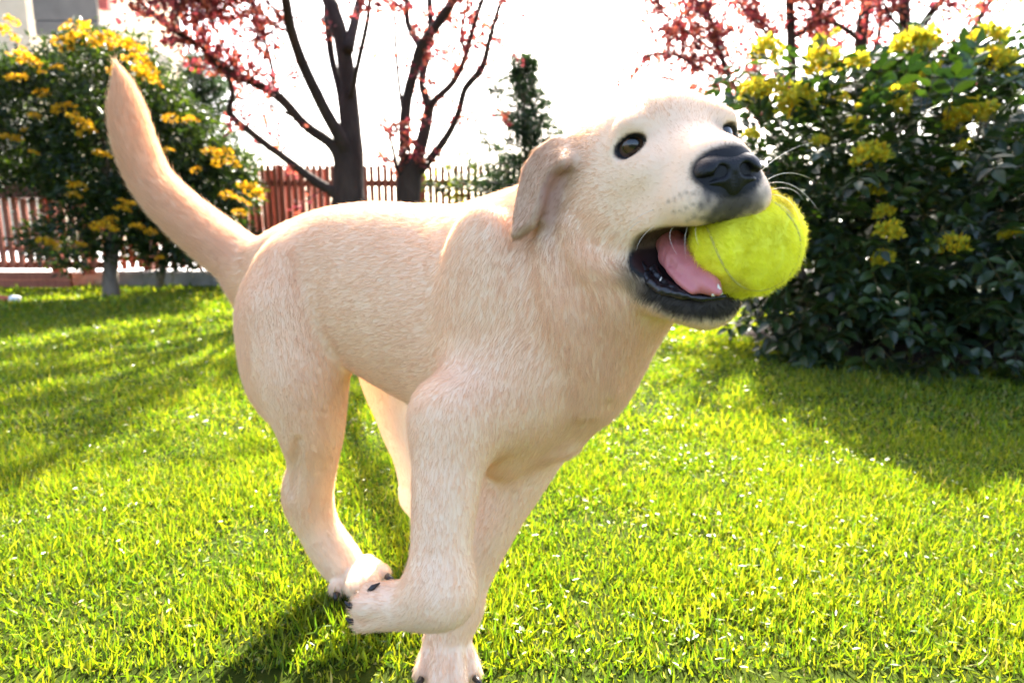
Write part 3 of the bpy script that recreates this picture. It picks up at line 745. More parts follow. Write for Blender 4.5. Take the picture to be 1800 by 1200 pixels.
    def mesh(s, h, B=8, exact=True):
        lo, hi = s.bounds(); nb = np.ceil((hi - lo) / (h * B)).astype(int)
        bi = np.stack(np.meshgrid(*[np.arange(q) for q in nb], indexing='ij'), -1).reshape(-1, 3)
        ctr = lo + (bi + .5) * B * h - h / 2
        dc = s.ev(ctr)
        vol = np.repeat(np.repeat(np.repeat(dc.reshape(nb).astype(np.float32), B, 0), B, 1), B, 2)
        keep = np.abs(dc) < h * B * .87 + .012
        kb = bi[keep]; off = np.stack(np.meshgrid(*[np.arange(B)] * 3, indexing='ij'), -1).reshape(-1, 3)
        X = (lo + (kb[:, None, :] * B + off[None]) * h).astype(np.float64)
        D = np.full(X.shape[:2], 1.0); kc = ctr[keep]; half = B * h * .87
        for p in s.p:
            m = np.linalg.norm(kc - p['c'], axis=1) < p['R'] + p['k'] + half + .02
            if m.any():
                d = s.dist(p, X[m].reshape(-1, 3)).reshape(-1, B ** 3)
                D[m] = s.comb(p, D[m], d)
        gi = kb[:, None, :] * B + off[None]
        vol[gi[..., 0], gi[..., 1], gi[..., 2]] = D
        # surface nets
        sg = vol < 0; n = np.array(vol.shape)
        cnt = np.zeros(n - 1, np.int8)
        for dx in (0, 1):
            for dy in (0, 1):
                for dz in (0, 1): cnt += sg[dx:n[0] - 1 + dx, dy:n[1] - 1 + dy, dz:n[2] - 1 + dz]
        cells = np.argwhere((cnt > 0) & (cnt < 8))
        idx = np.full(n - 1, -1, np.int32); idx[tuple(cells.T)] = np.arange(len(cells))
        acc = np.zeros((len(cells), 3)); w = np.zeros(len(cells))
        cor = [np.array(c) for c in np.ndindex(2, 2, 2)]
        for c0 in cor:
            for ax in range(3):
                if c0[ax]: continue
                c1 = c0.copy(); c1[ax] = 1
                v0 = vol[tuple((cells + c0).T)]; v1 = vol[tuple((cells + c1).T)]
                m = (v0 < 0) != (v1 < 0); t = np.where(m, v0 / np.where(m, v0 - v1, 1), 0)
                acc += np.where(m[:, None], c0 + (c1 - c0) * t[:, None], 0); w += m
        Vt = lo + (cells + acc / w[:, None]) * h
        faces = []
        for ax in range(3):
            a1, a2 = (ax + 1) % 3, (ax + 2) % 3
            sl0 = [slice(None)] * 3; sl1 = [slice(None)] * 3; sl0[ax] = slice(0, -1); sl1[ax] = slice(1, None)
            s0, s1 = sg[tuple(sl0)], sg[tuple(sl1)]
            e = np.argwhere(s0 != s1); fl = s0[tuple(e.T)]
            ok = (e[:, a1] > 0) & (e[:, a2] > 0) & (e[:, a1] < n[a1] - 1) & (e[:, a2] < n[a2] - 1)
            e, fl = e[ok], fl[ok]; q = []
            for da, db in ((-1, -1), (0, -1), (0, 0), (-1, 0)):
                g = e.copy(); g[:, a1] += da; g[:, a2] += db; q.append(idx[tuple(g.T)])
            q = np.stack(q, 1); q[~fl] = q[~fl][:, ::-1]; faces.append(q)
        F = np.concatenate(faces); F = F[(F >= 0).all(1)]
        if not exact: return relax(Vt, F)
        for _ in range(2):
            g, d = s.grad(Vt); Vt = Vt - g * np.clip(d, -h, h)[:, None] * .9
        g, _ = s.grad(Vt)
        return Vt, F, g
    def grad(s, X, e=4e-4):
        D = s.ev(X); g = np.stack([s.ev(X + e * np.eye(3)[i]) - D for i in range(3)], 1) / e
        l = np.linalg.norm(g, axis=1, keepdims=True) + 1e-9
        return g / l, D / np.maximum(l[:, 0], .3)

def R_(r, d): return r * d / FPX
def pr(px, py, d, r): return (P(px, py, d), R_(r, d))

YB = math.radians(35)                                   # the body comes towards the camera by this much
BF = np.array([math.cos(YB), -math.sin(YB), 0]); BL = np.array([math.sin(YB), math.cos(YB), 0]); BU = np.array([0, 0, 1.])
BAX = (BF, BL, BU)

# head frame: local x forward, y to the dog's left, z up
def head_frame(yaw, pitch, roll):
    c, s = math.cos(yaw), math.sin(yaw)
    F = c * RIGHT - s * FWD; L = s * RIGHT + c * FWD; U = UP
    F2 = F * math.cos(pitch) + U * math.sin(pitch); U2 = -F * math.sin(pitch) + U * math.cos(pitch)
    L2 = L * math.cos(roll) + U2 * math.sin(roll); U3 = -L * math.sin(roll) + U2 * math.cos(roll)
    return F2, L2, U3
HF, HL, HU = head_frame(math.radians(80), math.radians(-12), math.radians(8))
HO = P(1193, 244, 0.425)                                # between the eyes
HS = 0.98
def H(x, y, z): return HO + HS * (x * HF + y * HL + z * HU)
def hloc(X):
    q = (X - HO) / HS
    return np.stack([q @ HF, q @ HL, q @ HU], 1)
HAX = (HF, HL, HU)
def topx(X):
    q = np.asarray(X) - np.array([0, 0, HCAM]); d = q @ FWD
    return 900 + FPX * (q @ RIGHT) / d, 600 - FPX * (q @ UP) / d, d

S = SDF()
def surf(px, py, d0=.40, d1=.85):
    d = np.linspace(d0, d1, 500); v = S.ev(np.array([P(px, py, q) for q in d])); i = np.argmax(v < 0)
    return d[i] if v[i] < 0 else .55
back = -BF
# trunk: deeper than wide
TA = np.stack([BF, BL * 1.45, BU])
S.chain([pr(455, 500, .80, 66), pr(520, 499, .765, 103), pr(600, 495, .72, 128), pr(690, 521, .665, 160), pr(790, 556, .615, 180),
         pr(880, 585, .578, 204), pr(962, 630, .552, 142)], k=.03, A=TA, fl=.013, d=back + np.array([0, 0, -.25]))
S.cone(P(800, 445, .63), .030, P(905, 438, .58), .036, k=.04, d=back, fl=.015)
S.cone(P(880, 770, .575), .030, P(985, 770, .555), .016, k=.03, d=back, fl=.016)
# neck
S.cone(P(930, 510, .58), .070, P(1075, 335, .495), .050, k=.04, d=(-.6, .5, -.6), fl=.015)
S.cone(P(985, 595, .548), .059, P(1105, 430, .478), .046, k=.04, d=(-.2, .3, -1), fl=.015)
S.cone(P(1012, 632, .54), .036, P(1140, 500, .468), .026, k=.04, d=(-.2, .3, -1), fl=.015)
# tail
S.chain([pr(440, 470, .80, 48.6), pr(385, 430, .81, 43.2), pr(318, 375, .82, 38.7), pr(268, 320, .825, 34.2), pr(240, 260, .825, 32.4),
         pr(226, 205, .825, 27.9), pr(218, 160, .825, 17.1), pr(208, 122, .825, 3.6)], k=.018, fl=.021)
# near hind leg
S.ell(P(505, 590, .715), (nrm([.25, -.05, -1]), BF, BL), (.105, .068, .046), k=.03, d=(.25, 0, -1), fl=.013)
S.chain([pr(520, 560, .71, 89.3), pr(532, 660, .70, 78.1), pr(546, 745, .705, 57.7), pr(550, 812, .72, 42), pr(541, 870, .735, 43), pr(559, 925, .745, 35), pr(594, 980, .750, 36), pr(614, 1002, .750, 31)], k=.02, fl=.011)
for a, b, r in (((606, 1006, .745), (596, 1030, .732), 17.5), ((622, 1004, .740), (625, 1030, .720), 18.5),
                ((636, 1000, .742), (650, 1024, .722), 18.5), ((642, 992, .752), (669, 1008, .738), 17)):
    S.cone(P(*a), R_(r, a[2]), P(*b), R_(r * 1.02, b[2]), k=.0025, fl=.010)
# far hind leg
S.ell(P(692, 605, .80), (nrm([.25, -.05, -1]), BF, BL), (.088, .048, .042), k=.03, d=(.2, 0, -1), fl=.012)
S.chain([pr(692, 640, .80, 48.4), pr(702, 735, .80, 37.2), pr(724, 805, .81, 30.7), pr(737, 870, .83, 29.8)], k=.02, fl=.010)
S.chain([pr(737, 870, .83, 28.8), pr(760, 925, .83, 25.1), pr(785, 968, .825, 27.9), pr(802, 980, .81, 27.9)], k=.015, fl=.008)
# near shoulder and foreleg, lifted, wrist folded back
S.ell(P(866, 612, .533), (nrm(P(800, 730, .52) - P(905, 450, .56)), BF, BL), (.098, .050, .043), k=.011, d=(-.35, 0, -1), fl=.013)
S.cone(P(885, 690, .525), .052, P(805, 735, .50), .036, k=.022, d=(-.2, 0, -1), fl=.012)
S.chain([pr(798, 738, .495, 66.0), pr(787, 830, .485, 61.4), pr(778, 930, .475, 53.9), pr(774, 1035, .467, 53.9)], k=.02, fl=.010)
S.chain([pr(774, 1042, .467, 53.0), pr(728, 1060, .475, 43), pr(688, 1063, .483, 40)], k=.02, fl=.009)
for a, b, r in (((684, 1046, .482), (652, 1043, .484), 22), ((682, 1062, .474), (638, 1064, .474), 23.5),
                ((684, 1080, .476), (640, 1088, .478), 22.5), ((690, 1066, .500), (645, 1070, .505), 26)):
    S.cone(P(*a), R_(r, a[2]), P(*b), R_(r * .95, b[2]), k=.003, fl=.010)
# far foreleg, carrying the weight
S.chain([pr(965, 720, .605, 68.8), pr(912, 815, .605, 61.4), pr(872, 900, .603, 48.4), pr(828, 1000, .60, 40.0), pr(803, 1065, .597, 39.1)], k=.022, fl=.011)
S.chain([pr(803, 1065, .597, 39.1), pr(787, 1118, .594, 40.0)], k=.015, fl=.012)
for a, b, r in (((766, 1122, .592), (747, 1180, .575), 18), ((779, 1124, .585), (771, 1200, .562), 18.5),
                ((797, 1124, .587), (803, 1203, .564), 18.5), ((808, 1120, .595), (828, 1178, .582), 17)):
    S.cone(P(*a), R_(r, a[2]), P(*b), R_(r * 1.08, b[2]), k=.0025, fl=.011)

# head
hb = -HF
S.ell(H(-.050, 0, -.008), HAX, (.060, .055, .041), k=.02, d=hb, fl=.008)
S.ell(H(-.020, -.001, .004), HAX, (.036, .036, .029), k=.02, d=hb + .4 * HU, fl=.006)
for s in (-1, 1):
    S.ell(H(-.003, s * .0265, .0105), HAX, (.0145, .016, .0095), k=.008, d=hb + .3 * HU, fl=.005)          # brow
    S.ell(H(-.042, s * .038, -.040), HAX, (.044, .024, .040), k=.022, d=hb - .3 * HU, fl=.008)        # cheek
    S.ell(H(.004, s * .027, -.024), HAX, (.030, .017, .020), k=.016, d=hb, fl=.005)                    # under the eye
    S.ell(H(.040, s * .0165, -.043), HAX, (.034, .0175, .0165), k=.010, d=hb - .4 * HU, fl=.004)       # flews
    S.ell(H(.006, s * .029, -.054), HAX, (.032, .014, .017), k=.014, d=hb - .4 * HU, fl=.006)
S.cone(H(-.005, 0, -.026), .034 * HS, H(.044, 0, -.030), .027 * HS, k=.016, d=hb, fl=.004)
S.cone(H(-.006, 0, -.010), .018 * HS, H(.056, 0, -.0205), .0135 * HS, k=.014, d=hb, fl=.004)
# lower jaw, open
for s in (-1, 1):
    S.chain([(H(-.045, s * .032, -.058), .024 * HS), (H(-.010, s * .029, -.088), .019 * HS), (H(.014, s * .021, -.106), .0155 * HS), (H(.035, s * .008, -.112), .0125 * HS)],
            k=.012, d=hb - HU, fl=.008)
S.cone(H(-.02, 0, -.098), .022 * HS, H(.029, 0, -.114), .013 * HS, k=.012, d=hb - HU, fl=.007)
S.cone(H(-.06, 0, -.055), .036 * HS, H(-.02, 0, -.092), .024 * HS, k=.02, d=hb - HU, fl=.012)
# mouth opening
mf = nrm(HF - .13 * HU)
S.ell(H(.054, 0, -.0800), (mf, HL, np.cross(mf, HL)), (.057 * HS, .070 * HS, .0245 * HS), k=.004, op='s')
# groove under the nose
S.cone(H(.079, 0, -.030), .0016, H(.074, 0, -.052), .0014, k=.004, op='s')
# eyes
EYES = []
for s in (-1, 1):
    ec = H(-.0080 if s < 0 else -.0035, s * (.0315 if s < 0 else .0285), -.003 if s < 0 else -.0012)
    ed = nrm(HF * .90 + HL * s * .42 + HU * .06)
    el = nrm(np.cross(HU, ed)); tl = nrm(el - s * (.36 if s < 0 else .10) * np.cross(ed, el)); tu = np.cross(ed, tl)
    EYES.append((ec, ed, tl, tu, s))
    S.ell(ec, (ed, tl, tu), (.0140, .0150, .0140), k=.007, d=hb, fl=.003)
    S.ell(ec + ed * .0150 - tu * .0006, (ed, tl, tu), (.0095, .0116, .0068), k=.003, op='s')
# right ear: a folded leather, outer strip and the inner sheet behind it
def ear(ps, tris, r, fl=.007):
    S.sheet([(ps[a], ps[b], ps[c]) for a, b, c in tris], r, k=.007, d=nrm(ps['tip'] - ps['base']), fl=fl, ear=1)
gq = {'g0': (992, 302), 'g1': (977, 345), 'g2': (964, 386), 'g3': (942, 388)}; gs = {k: surf(*q) - .004 for k, q in gq.items()}
ep = {'base': P(1018, 250, 0.474), 'a0': P(1020, 246, 0.472), 'a1': P(1012, 278, 0.456), 'b0': P(980, 252, 0.469), 'b1': P(990, 288, 0.446),
      'c0': P(950, 270, 0.474), 'c1': P(972, 300, 0.452), 'd0': P(930, 300, 0.478), 'd1': P(956, 330, 0.458), 'e0': P(920, 345, 0.478),
      'e1': P(948, 360, 0.460), 'f0': P(914, 380, 0.476), 'f1': P(934, 392, 0.462), 'tip': P(907, 412, 0.470)}
ear(ep, [('a0', 'a1', 'b0'), ('a1', 'b1', 'b0'), ('b0', 'b1', 'c0'), ('b1', 'c1', 'c0'), ('c0', 'c1', 'd0'), ('c1', 'd1', 'd0'), ('d0', 'd1', 'e0'),
         ('d1', 'e1', 'e0'), ('e0', 'e1', 'f0'), ('e1', 'f1', 'f0'), ('f0', 'f1', 'tip')], .0042)
ep2 = dict(ep); ep2.update({k: P(*q, gs[k]) for k, q in gq.items()})
ear(ep2, [('b0', 'c0', 'g0'), ('c0', 'd0', 'g0'), ('d0', 'g1', 'g0'), ('d0', 'e0', 'g1'), ('e0', 'g3', 'g1'), ('g1', 'g3', 'g2'), ('e0', 'f0', 'g3')], .0034)
# left ear hangs on the far side
fl_ = {'base': H(-.075, .045, .01), 'a': H(-.06, .048, .006), 'b': H(-.10, .040, .002), 'c': H(-.07, .060, -.03), 'e': H(-.11, .055, -.03), 'tip': H(-.092, .062, -.075)}
ear(fl_, [('a', 'b', 'c'), ('b', 'e', 'c'), ('c', 'e', 'tip')], .0032)

# skin folds on the neck, the groove before the hock tendon: laid on the surface found along each pixel's ray
def fold(pts, k, sink, fl=.016, op='u', d0=.40):
    S.chain([(lambda dd: pr(px, py, dd + R_(r, dd) * sink, r))(surf(px, py, d0)) for px, py, r in pts], k=k, fl=fl, op=op)
fold([(962, 432, 10), (978, 490, 19), (1006, 570, 22), (1034, 650, 20), (1040, 715, 8)], .020, .62, .018)
fold([(1040, 470, 8), (1074, 530, 15), (1090, 600, 16), (1076, 680, 8)], .016, .62, .018)
fold([(1000, 400, 6), (1018, 440, 13), (1060, 470, 14), (1105, 478, 8)], .014, .55, .012)
fold([(524, 775, 3), (519, 812, 7), (514, 848, 6), (510, 870, 2)], .010, .15, .010, 's', d0=.55)
VX = .0022
DV, DF, DN = S.mesh(VX, exact=False)
# per-vertex fur direction and length, blended between the primitives
up_prims = [p for p in S.p if p['op'] == 'u']
fdir = np.zeros_like(DV); flen = np.zeros(len(DV)); fw = np.full(len(DV), 1e-9); earw = np.zeros(len(DV))
for p in up_prims:
    m = np.linalg.norm(DV - p['c'], axis=1) < p['R'] + .05
    if p['t'] == 'chain':
        dd_, bi_ = S.dist(p, DV[m], True); pd = p['sd'][bi_]
    else: dd_, pd = S.dist(p, DV[m]), p['d']
    w = np.exp(-np.maximum(dd_, 0) / .007)
    fdir[m] += w[:, None] * pd; flen[m] += w * p['fl']; fw[m] += w
    if p.get('ear'): earw[m] += w
fdir /= fw[:, None]; flen /= fw; earw /= fw
HLOC = hloc(DV)
DPX, DPY, DD = topx(DV)
hz = HLOC
in_head = np.exp(-np.maximum(np.linalg.norm((HLOC - np.array([-.005, 0, -.035])) / np.array([.10, .08, .09]), axis=1) - 1, 0) * 12)

# pigment, with some shading put into the colour
def sst(a, b, x): t = np.clip((x - a) / (b - a), 0, 1); return t * t * (3 - 2 * t)
def fbm(X, sc, seed=0.0, oct=3):
    o = np.zeros(len(X)); a = 1.0
    r = np.random.default_rng(int(seed * 100) + 3)
    for i in range(oct):
        for _ in range(4):
            k = r.normal(size=3) * sc * (1.9 ** i); ph = r.uniform(0, 6.28)
            o += a * np.sin(X @ k + ph) * .3
        a *= .55
    return o
cream = np.array([.92, .665, .455]); white = np.array([.88, .74, .60]); tan = np.array([.80, .51, .29])
dark = np.array([.010, .009, .010]); pinkskin = np.array([.36, .17, .14])
col = np.repeat(cream[None], len(DV), 0)
def mixc(c, f): global col; col = col * (1 - f[:, None]) + np.asarray(c) * f[:, None]
nz = fbm(DV, 45)
nz2 = fbm(DV, 14, .7)
mixc(tan, np.clip(.18 + .12 * nz + .30 * nz2, 0, .7) * (1 - in_head * .6))
mixc(tan, in_head * sst(-.01, .03, HLOC[:, 2]) * .25)  # skull top toned tan to offset its overexposure in the sun
mixc(white, sst(.14, .03, DV[:, 2]) * .25)
mixc(np.array([.40, .235, .14]), np.clip(earw, 0, 1) * .85)  # ears tan, darkened further to stand in for their shaded front
mixc(tan, sst(440, 300, DPX) * .55)                  # the tail is more golden
# inside of the right ear: pink skin, darkened as shade of the hollow
inner = np.clip(earw, 0, 1) * sst(.15, .6, DN @ nrm(.6 * RIGHT - FWD * .8)) * sst(940, 958, DPX) * sst(285, 300, DPY) * (np.abs(DPX - 960) < 45)
mixc(pinkskin, inner * .8)
far_low = sst(.0, .03, (DV - P(725, 560, .66)) @ BL) * sst(.34, .28, DV[:, 2]) * (DPX < 800)
mixc(np.array([.88, .79, .70]), far_low * .9)              # inner legs are paler, also lightened to offset orange bounce light
# dark skin: around the nose, lips, eyes
hx, hy, hz_ = HLOC.T
nd = np.linalg.norm((HLOC - np.array([.066, -.002, -.039])) / np.array([.020, .0180, .018]), axis=1)
mixc(dark * 3.5, sst(1.5, .80, nd + fbm(DV, 260, .3) * .20) * .93)
mp_ = [p for p in S.p if p['op'] == 's'][0]
md = S.dist(mp_, DV)
nd2 = np.linalg.norm((HLOC - np.array([.064, 0, -.026])) / np.array([.022, .022, .016]), axis=1)
mixc(dark, sst(1.1, .95, nd2))
lower = sst(-.072, -.080, hz_ + .13 * (hx - .046))
lipw = sst(.0030, .0006, md) * (hx > -.06)
chin = sst(.019, .011, md + fbm(DV, 200, .9) * .0016) * lower * sst(.000, .022, hx)
mixc(dark * 1.2, np.clip(chin * .97 + lipw * lower, 0, 1))
mixc(dark * 2, lipw * (1 - lower) * .75)
inside = sst(.0006, -.0006, md)
mixc(np.array([.035, .014, .014]), inside)
for ec, ed, tl, tu, s in EYES:
    q = DV - (ec + ed * .011); u, v, w_ = q @ tl, q @ tu, q @ ed
    inn = np.sqrt((u / .0116) ** 2 + (v / .0074) ** 2 + (np.minimum(w_, 0) / .02) ** 2)
    mixc(dark * 1.5, sst(1.12, .90, inn))
    # smudge at the inner corner
    q2 = DV - (ec + ed * .010 + tl * (-s) * -0.0 + HF * .004 - HL * s * .013 - HU * .001)
    mixc(dark * 6, sst(.015, .003, np.linalg.norm(q2, axis=1)) * .85)
    mixc(tan * .75, sst(.014, .003, np.linalg.norm(HLOC - np.array([.002, s * .022, .018]), axis=1)) * .55)      # tan brow patches with the brow shading painted in
    mixc(tan * .55, sst(.016, .004, np.linalg.norm(HLOC - np.array([.004, s * .028, -.016]), axis=1)) * .30)     # soft shading painted below the eye
for fx, fy in ((1175, 352), (1186, 350), (1196, 343), (1206, 338), (1219, 339), (1184, 371), (1195, 370), (1206, 365), (1217, 360), (1232, 357), (1207, 388), (1220, 382), (1234, 383), (1247, 376), (1245, 350)):
    mixc(np.array([.10, .07, .06]), sst(5.5, 1.5, np.hypot(DPX - fx, DPY - fy)) * (hx > .0) * (DD < .43) * .5)          # whisker roots
DCOL = np.clip(col, 0, 1)

def skin_mat(name, rough=.6, spec=.3):
    m, nt, b = new_mat(name)
    at = N(nt, "ShaderNodeAttribute", attribute_name="Col")
    nt.links.new(at.outputs["Color"], b.inputs["Base Color"])
    b.inputs["Roughness"].default_value = rough; b.inputs["Specular IOR Level"].default_value = spec
    return m
def hair_mat(name, trans=.35):
    m, nt, b = new_mat(name)
    at = N(nt, "ShaderNodeAttribute", attribute_name="Col")
    nt.links.new(at.outputs["Color"], b.inputs["Base Color"])
    b.inputs["Roughness"].default_value = .55; b.inputs["Specular IOR Level"].default_value = .2
    tr = N(nt, "ShaderNodeBsdfTranslucent"); nt.links.new(at.outputs["Color"], tr.inputs["Color"])
    ms = N(nt, "ShaderNodeMixShader"); ms.inputs[0].default_value = trans
    nt.links.new(b.outputs[0], ms.inputs[1]); nt.links.new(tr.outputs[0], ms.inputs[2])
    nt.links.new(ms.outputs[0], nt.nodes["Material Output"].inputs[0])
    return m

dog = empty("dog", tuple(np.array([*(P(700, 600, .66)[:2]), 0])))
tag(dog, "cream yellow puppy running across the lawn with a ball in its mouth", "dog")
DOG0 = np.array(dog.location)
def dobj(name, verts, faces, mat, parent=None, col=None, smooth=True):
    par = parent or dog
    me = mesh_np(name, np.asarray(verts) - DOG0, np.asarray(faces).ravel(), np.full(len(faces), np.asarray(faces).shape[1]), smooth, col)
    return obj(name, me, mat, par)
body = dobj("body", DV, DF, skin_mat("dog_skin"), col=DCOL)

# fur: curves on the body, laid along the blended direction
def fur(name, Vt, F, Nn, fd, fl, cl, dens, mat, parent, off, rad=.00020, lift=.30, pts=4, seed=3, lenvar=.35):
    r = np.random.default_rng(seed)
    T = np.concatenate([F[:, [0, 1, 2]], F[:, [0, 2, 3]]])
    a, b, c = Vt[T[:, 0]], Vt[T[:, 1]], Vt[T[:, 2]]
    ar = np.linalg.norm(np.cross(b - a, c - a), axis=1) / 2
    wv = dens[T].mean(1) * ar; n = int(wv.sum())
    ti = r.choice(len(T), n, p=wv / wv.sum())
    u, v = r.random(n), r.random(n); fl_p = u + v > 1; u[fl_p] = 1 - u[fl_p]; v[fl_p] = 1 - v[fl_p]
    w = np.stack([1 - u - v, u, v], 1)
    it = lambda A: np.einsum('nk,nk...->n...', w, A[T[ti]])
    X, Nm, D, L, C = it(Vt), it(Nn), it(fd), it(fl), it(cl)
    Nm /= np.linalg.norm(Nm, axis=1, keepdims=True) + 1e-9
    D = D + np.stack([fbm(X, 60, .1), fbm(X, 60, .2), fbm(X, 60, .5)], 1) * .10
    D -= Nm * np.sum(D * Nm, 1, keepdims=True); D /= np.linalg.norm(D, axis=1, keepdims=True) + 1e-6
    D = D + r.normal(size=D.shape) * .11
    L = L * (1 + lenvar * (r.random(n) * 2 - 1))
    lf = lift * (.6 + .8 * r.random(n))
    t = np.linspace(0, 1, pts)
    pos = X[:, None] - Nm[:, None] * .0004 + (D[:, None] * (t[None, :, None]) + Nm[:, None] * (lf[:, None] * (t - .45 * t * t))[..., None]) * L[:, None, None]
    hc = bpy.data.hair_curves.new(name)
    hc.add_curves([pts] * n)
    hc.points.foreach_set("position", (pos.reshape(-1, 3) - off).astype(np.float32).ravel())
    ra = hc.attributes.get("radius") or hc.attributes.new("radius", 'FLOAT', 'POINT')
    ra.data.foreach_set("value", (np.tile(1 - .92 * t, n) * rad).astype(np.float32))
    ca = hc.attributes.new("Col", 'FLOAT_COLOR', 'CURVE')
    c4 = np.ones((n, 4), np.float32); c4[:, :3] = np.clip(C * (1 + r.normal(size=(n, 1)) * .08), 0, 1)
    ca.data.foreach_set("color", c4.ravel())
    hc.materials.append(mat)
    o = bpy.data.objects.new(name, hc); link(o, parent)
    return o
bare = np.clip(inside + lipw * lower, 0, 1)
for ec, ed, tl, tu, s in EYES:
    q = DV - (ec + ed * .011); bare = np.maximum(bare, sst(1.12, .9, np.sqrt((q @ tl / .0128) ** 2 + (q @ tu / .0095) ** 2 + (q @ ed / .02) ** 2)))
bare = np.maximum(bare, sst(1.0, .8, np.linalg.norm((HLOC - np.array([.068, 0, -.026])) / np.array([.018, .020, .015]), axis=1)))
bare = np.maximum(bare, inner)
dens = (7.5e5 + 4.0e5 * in_head) * (1 - bare)
flen = flen * .60; flen[DPX < 440] *= 1.25
FURMAT = hair_mat("dog_fur", .34)
if DO_FUR:
  fo = fur("fur", DV, DF, DN, fdir, flen, DCOL, dens, FURMAT, body, DOG0, rad=.00013)
  tag(fo, kind="stuff")

# ---- nose
NS = SDF()
NS.ell(H(.060, 0, -0.0237), HAX, (.015, .0185, .0105), k=.006)
NS.ell(H(.063, 0, -0.0332), HAX, (.012, .0115, .0105), k=.007)
for s in (-1, 1):
    NS.ell(H(.0665, s * .0118, -0.0257), HAX, (.0095, .0085, .0085), k=.006)
    NS.cone(H(.079, s * .0070, -0.0247), .0042, H(.068, s * .0085, -0.0247), .0022, k=.003, op='s')
    NS.cone(H(.0765, s * .0090, -0.0267), .0022, H(.0690, s * .0205, -0.0297), .0016, k=.003, op='s')
NS.cone(H(.077, 0, -0.0282), .0009, H(.076, 0, -0.0482), .0013, k=.003, op='s')
nv, nf, nn = NS.mesh(.0009)
nose_mat, _n, _b = new_mat("nose_leather")
_b.inputs["Base Color"].default_value = (.004, .0038, .0042, 1); _b.inputs["Roughness"].default_value = .45; _b.inputs["Specular IOR Level"].default_value = .35
_vo = N(_n, "ShaderNodeTexVoronoi", Scale=900.0); _bp = N(_n, "ShaderNodeBump", Strength=.35, Distance=.0006)
_tc = N(_n, "ShaderNodeTexCoord"); _n.links.new(_tc.outputs["Object"], _vo.inputs["Vector"])
_n.links.new(_vo.outputs["Distance"], _bp.inputs["Height"]); _n.links.new(_bp.outputs[0], _b.inputs["Normal"])
tag(dobj("nose", nv, nf, nose_mat), "moist black nose leather")

# ---- eyes
def ball_mesh(c, ax, r, nu=40, nv_=24):
    vs, fs = [], []
    for j in range(nv_ + 1):
        th = math.pi * j / nv_
        for i in range(nu):
            ph = 2 * math.pi * i / nu
            q = (math.cos(th), math.sin(th) * math.cos(ph), math.sin(th) * math.sin(ph))
            vs.append(c + r * (q[0] * ax[0] + q[1] * ax[1] + q[2] * ax[2]))
    for j in range(nv_):
        for i in range(nu): fs.append((j * nu + i, j * nu + (i + 1) % nu, (j + 1) * nu + (i + 1) % nu, (j + 1) * nu + i))
    return np.array(vs), np.array(fs)
eye_m, _n, _b = new_mat("eye_gloss")
_at = N(_n, "ShaderNodeAttribute", attribute_name="Col"); _n.links.new(_at.outputs["Color"], _b.inputs["Base Color"])
_b.inputs["Roughness"].default_value = .25; _b.inputs["Coat Weight"].default_value = .8; _b.inputs["Specular IOR Level"].default_value = .3; _b.inputs["Coat Roughness"].default_value = .02
lid_m, _n, _b = new_mat("eyelid_skin"); _b.inputs["Base Color"].default_value = (.005, .004, .0045, 1); _b.inputs["Roughness"].default_value = .4
for ec, ed, tl, tu, s in EYES:
    gz = nrm(ed + .12 * HL * (1 if s < 0 else -.1) + .10 * HU)
    ev, ef = ball_mesh(ec, (gz, tl, tu), .0122)
    an = np.arccos(np.clip((ev - ec) @ gz / .0122, -1, 1))
    c = np.array([.10, .055, .035]) * np.ones((len(ev), 1))
    iris = np.array([.085, .038, .017]); scl = np.array([.10, .055, .04])
    f1 = sst(.70, .80, an)[:, None]; c = iris * (1 - f1) + scl * f1
    f0 = sst(.36, .30, an)[:, None]; c = c * (1 - f0) + np.array([.002, .002, .002]) * f0
    fr = (sst(.52, .64, an) * sst(.74, .64, an))[:, None]; c = c * (1 - .8 * fr)
    eo = dobj("eye", ev, ef, eye_m, col=c)
    mb = MB(); pts, rr = [], []
    for i in range(37):
        w = 2 * math.pi * i / 36; u, v = .0112 * math.cos(w), (.0070 if math.sin(w) > 0 else .0066) * math.copysign(abs(math.sin(w)) ** 1.25, math.sin(w)) - .0004
        dpt = math.sqrt(max(.0125 ** 2 - u * u - v * v, 1e-8))
        pts.append(ec + tl * u + tu * v + ed * dpt - DOG0); rr.append(.0010 + .0004 * abs(math.cos(w)))
    mb.tube(pts, rr, n=8, cap=False)
    mb.build("eyelid_rim", lid_m, eo, smooth=True)

# ---- tongue
TS = SDF()
TS.chain([pr(1180, 430, .436, 26), pr(1204, 457, .421, 27), pr(1228, 483, .405, 23), pr(1249, 502, .393, 17), pr(1262, 513, .386, 8)], k=.004)
TS.chain([pr(1170, 455, .430, 9), pr(1186, 474, .418, 12), pr(1200, 492, .408, 11), pr(1218, 512, .398, 4)], k=.008)
TS.chain([pr(1196, 440, .405, 3), pr(1218, 466, .394, 4), pr(1240, 490, .381, 4), pr(1256, 506, .374, 2)], k=.010, op='s')
TS.chain([pr(1176, 462, .416, 2), pr(1196, 482, .403, 3), pr(1216, 502, .392, 2)], k=.006, op='s')
tv, tf, tn = TS.mesh(.0014)
tv = tv + tn * (fbm(tv, 260, .45, 2) * .0006)[:, None]
tong, _n, _b = new_mat("tongue_pink")
_b.inputs["Base Color"].default_value = (.60, .19, .19, 1); _b.inputs["Roughness"].default_value = .42
_b.inputs["Subsurface Weight"].default_value = .3; _b.inputs["Subsurface Radius"].default_value = (.004, .0015, .001)
_no = N(_n, "ShaderNodeTexNoise", Scale=420.0, Detail=4); _bp = N(_n, "ShaderNodeBump", Strength=.4, Distance=.0008)
_tc = N(_n, "ShaderNodeTexCoord"); _n.links.new(_tc.outputs["Object"], _no.inputs["Vector"])
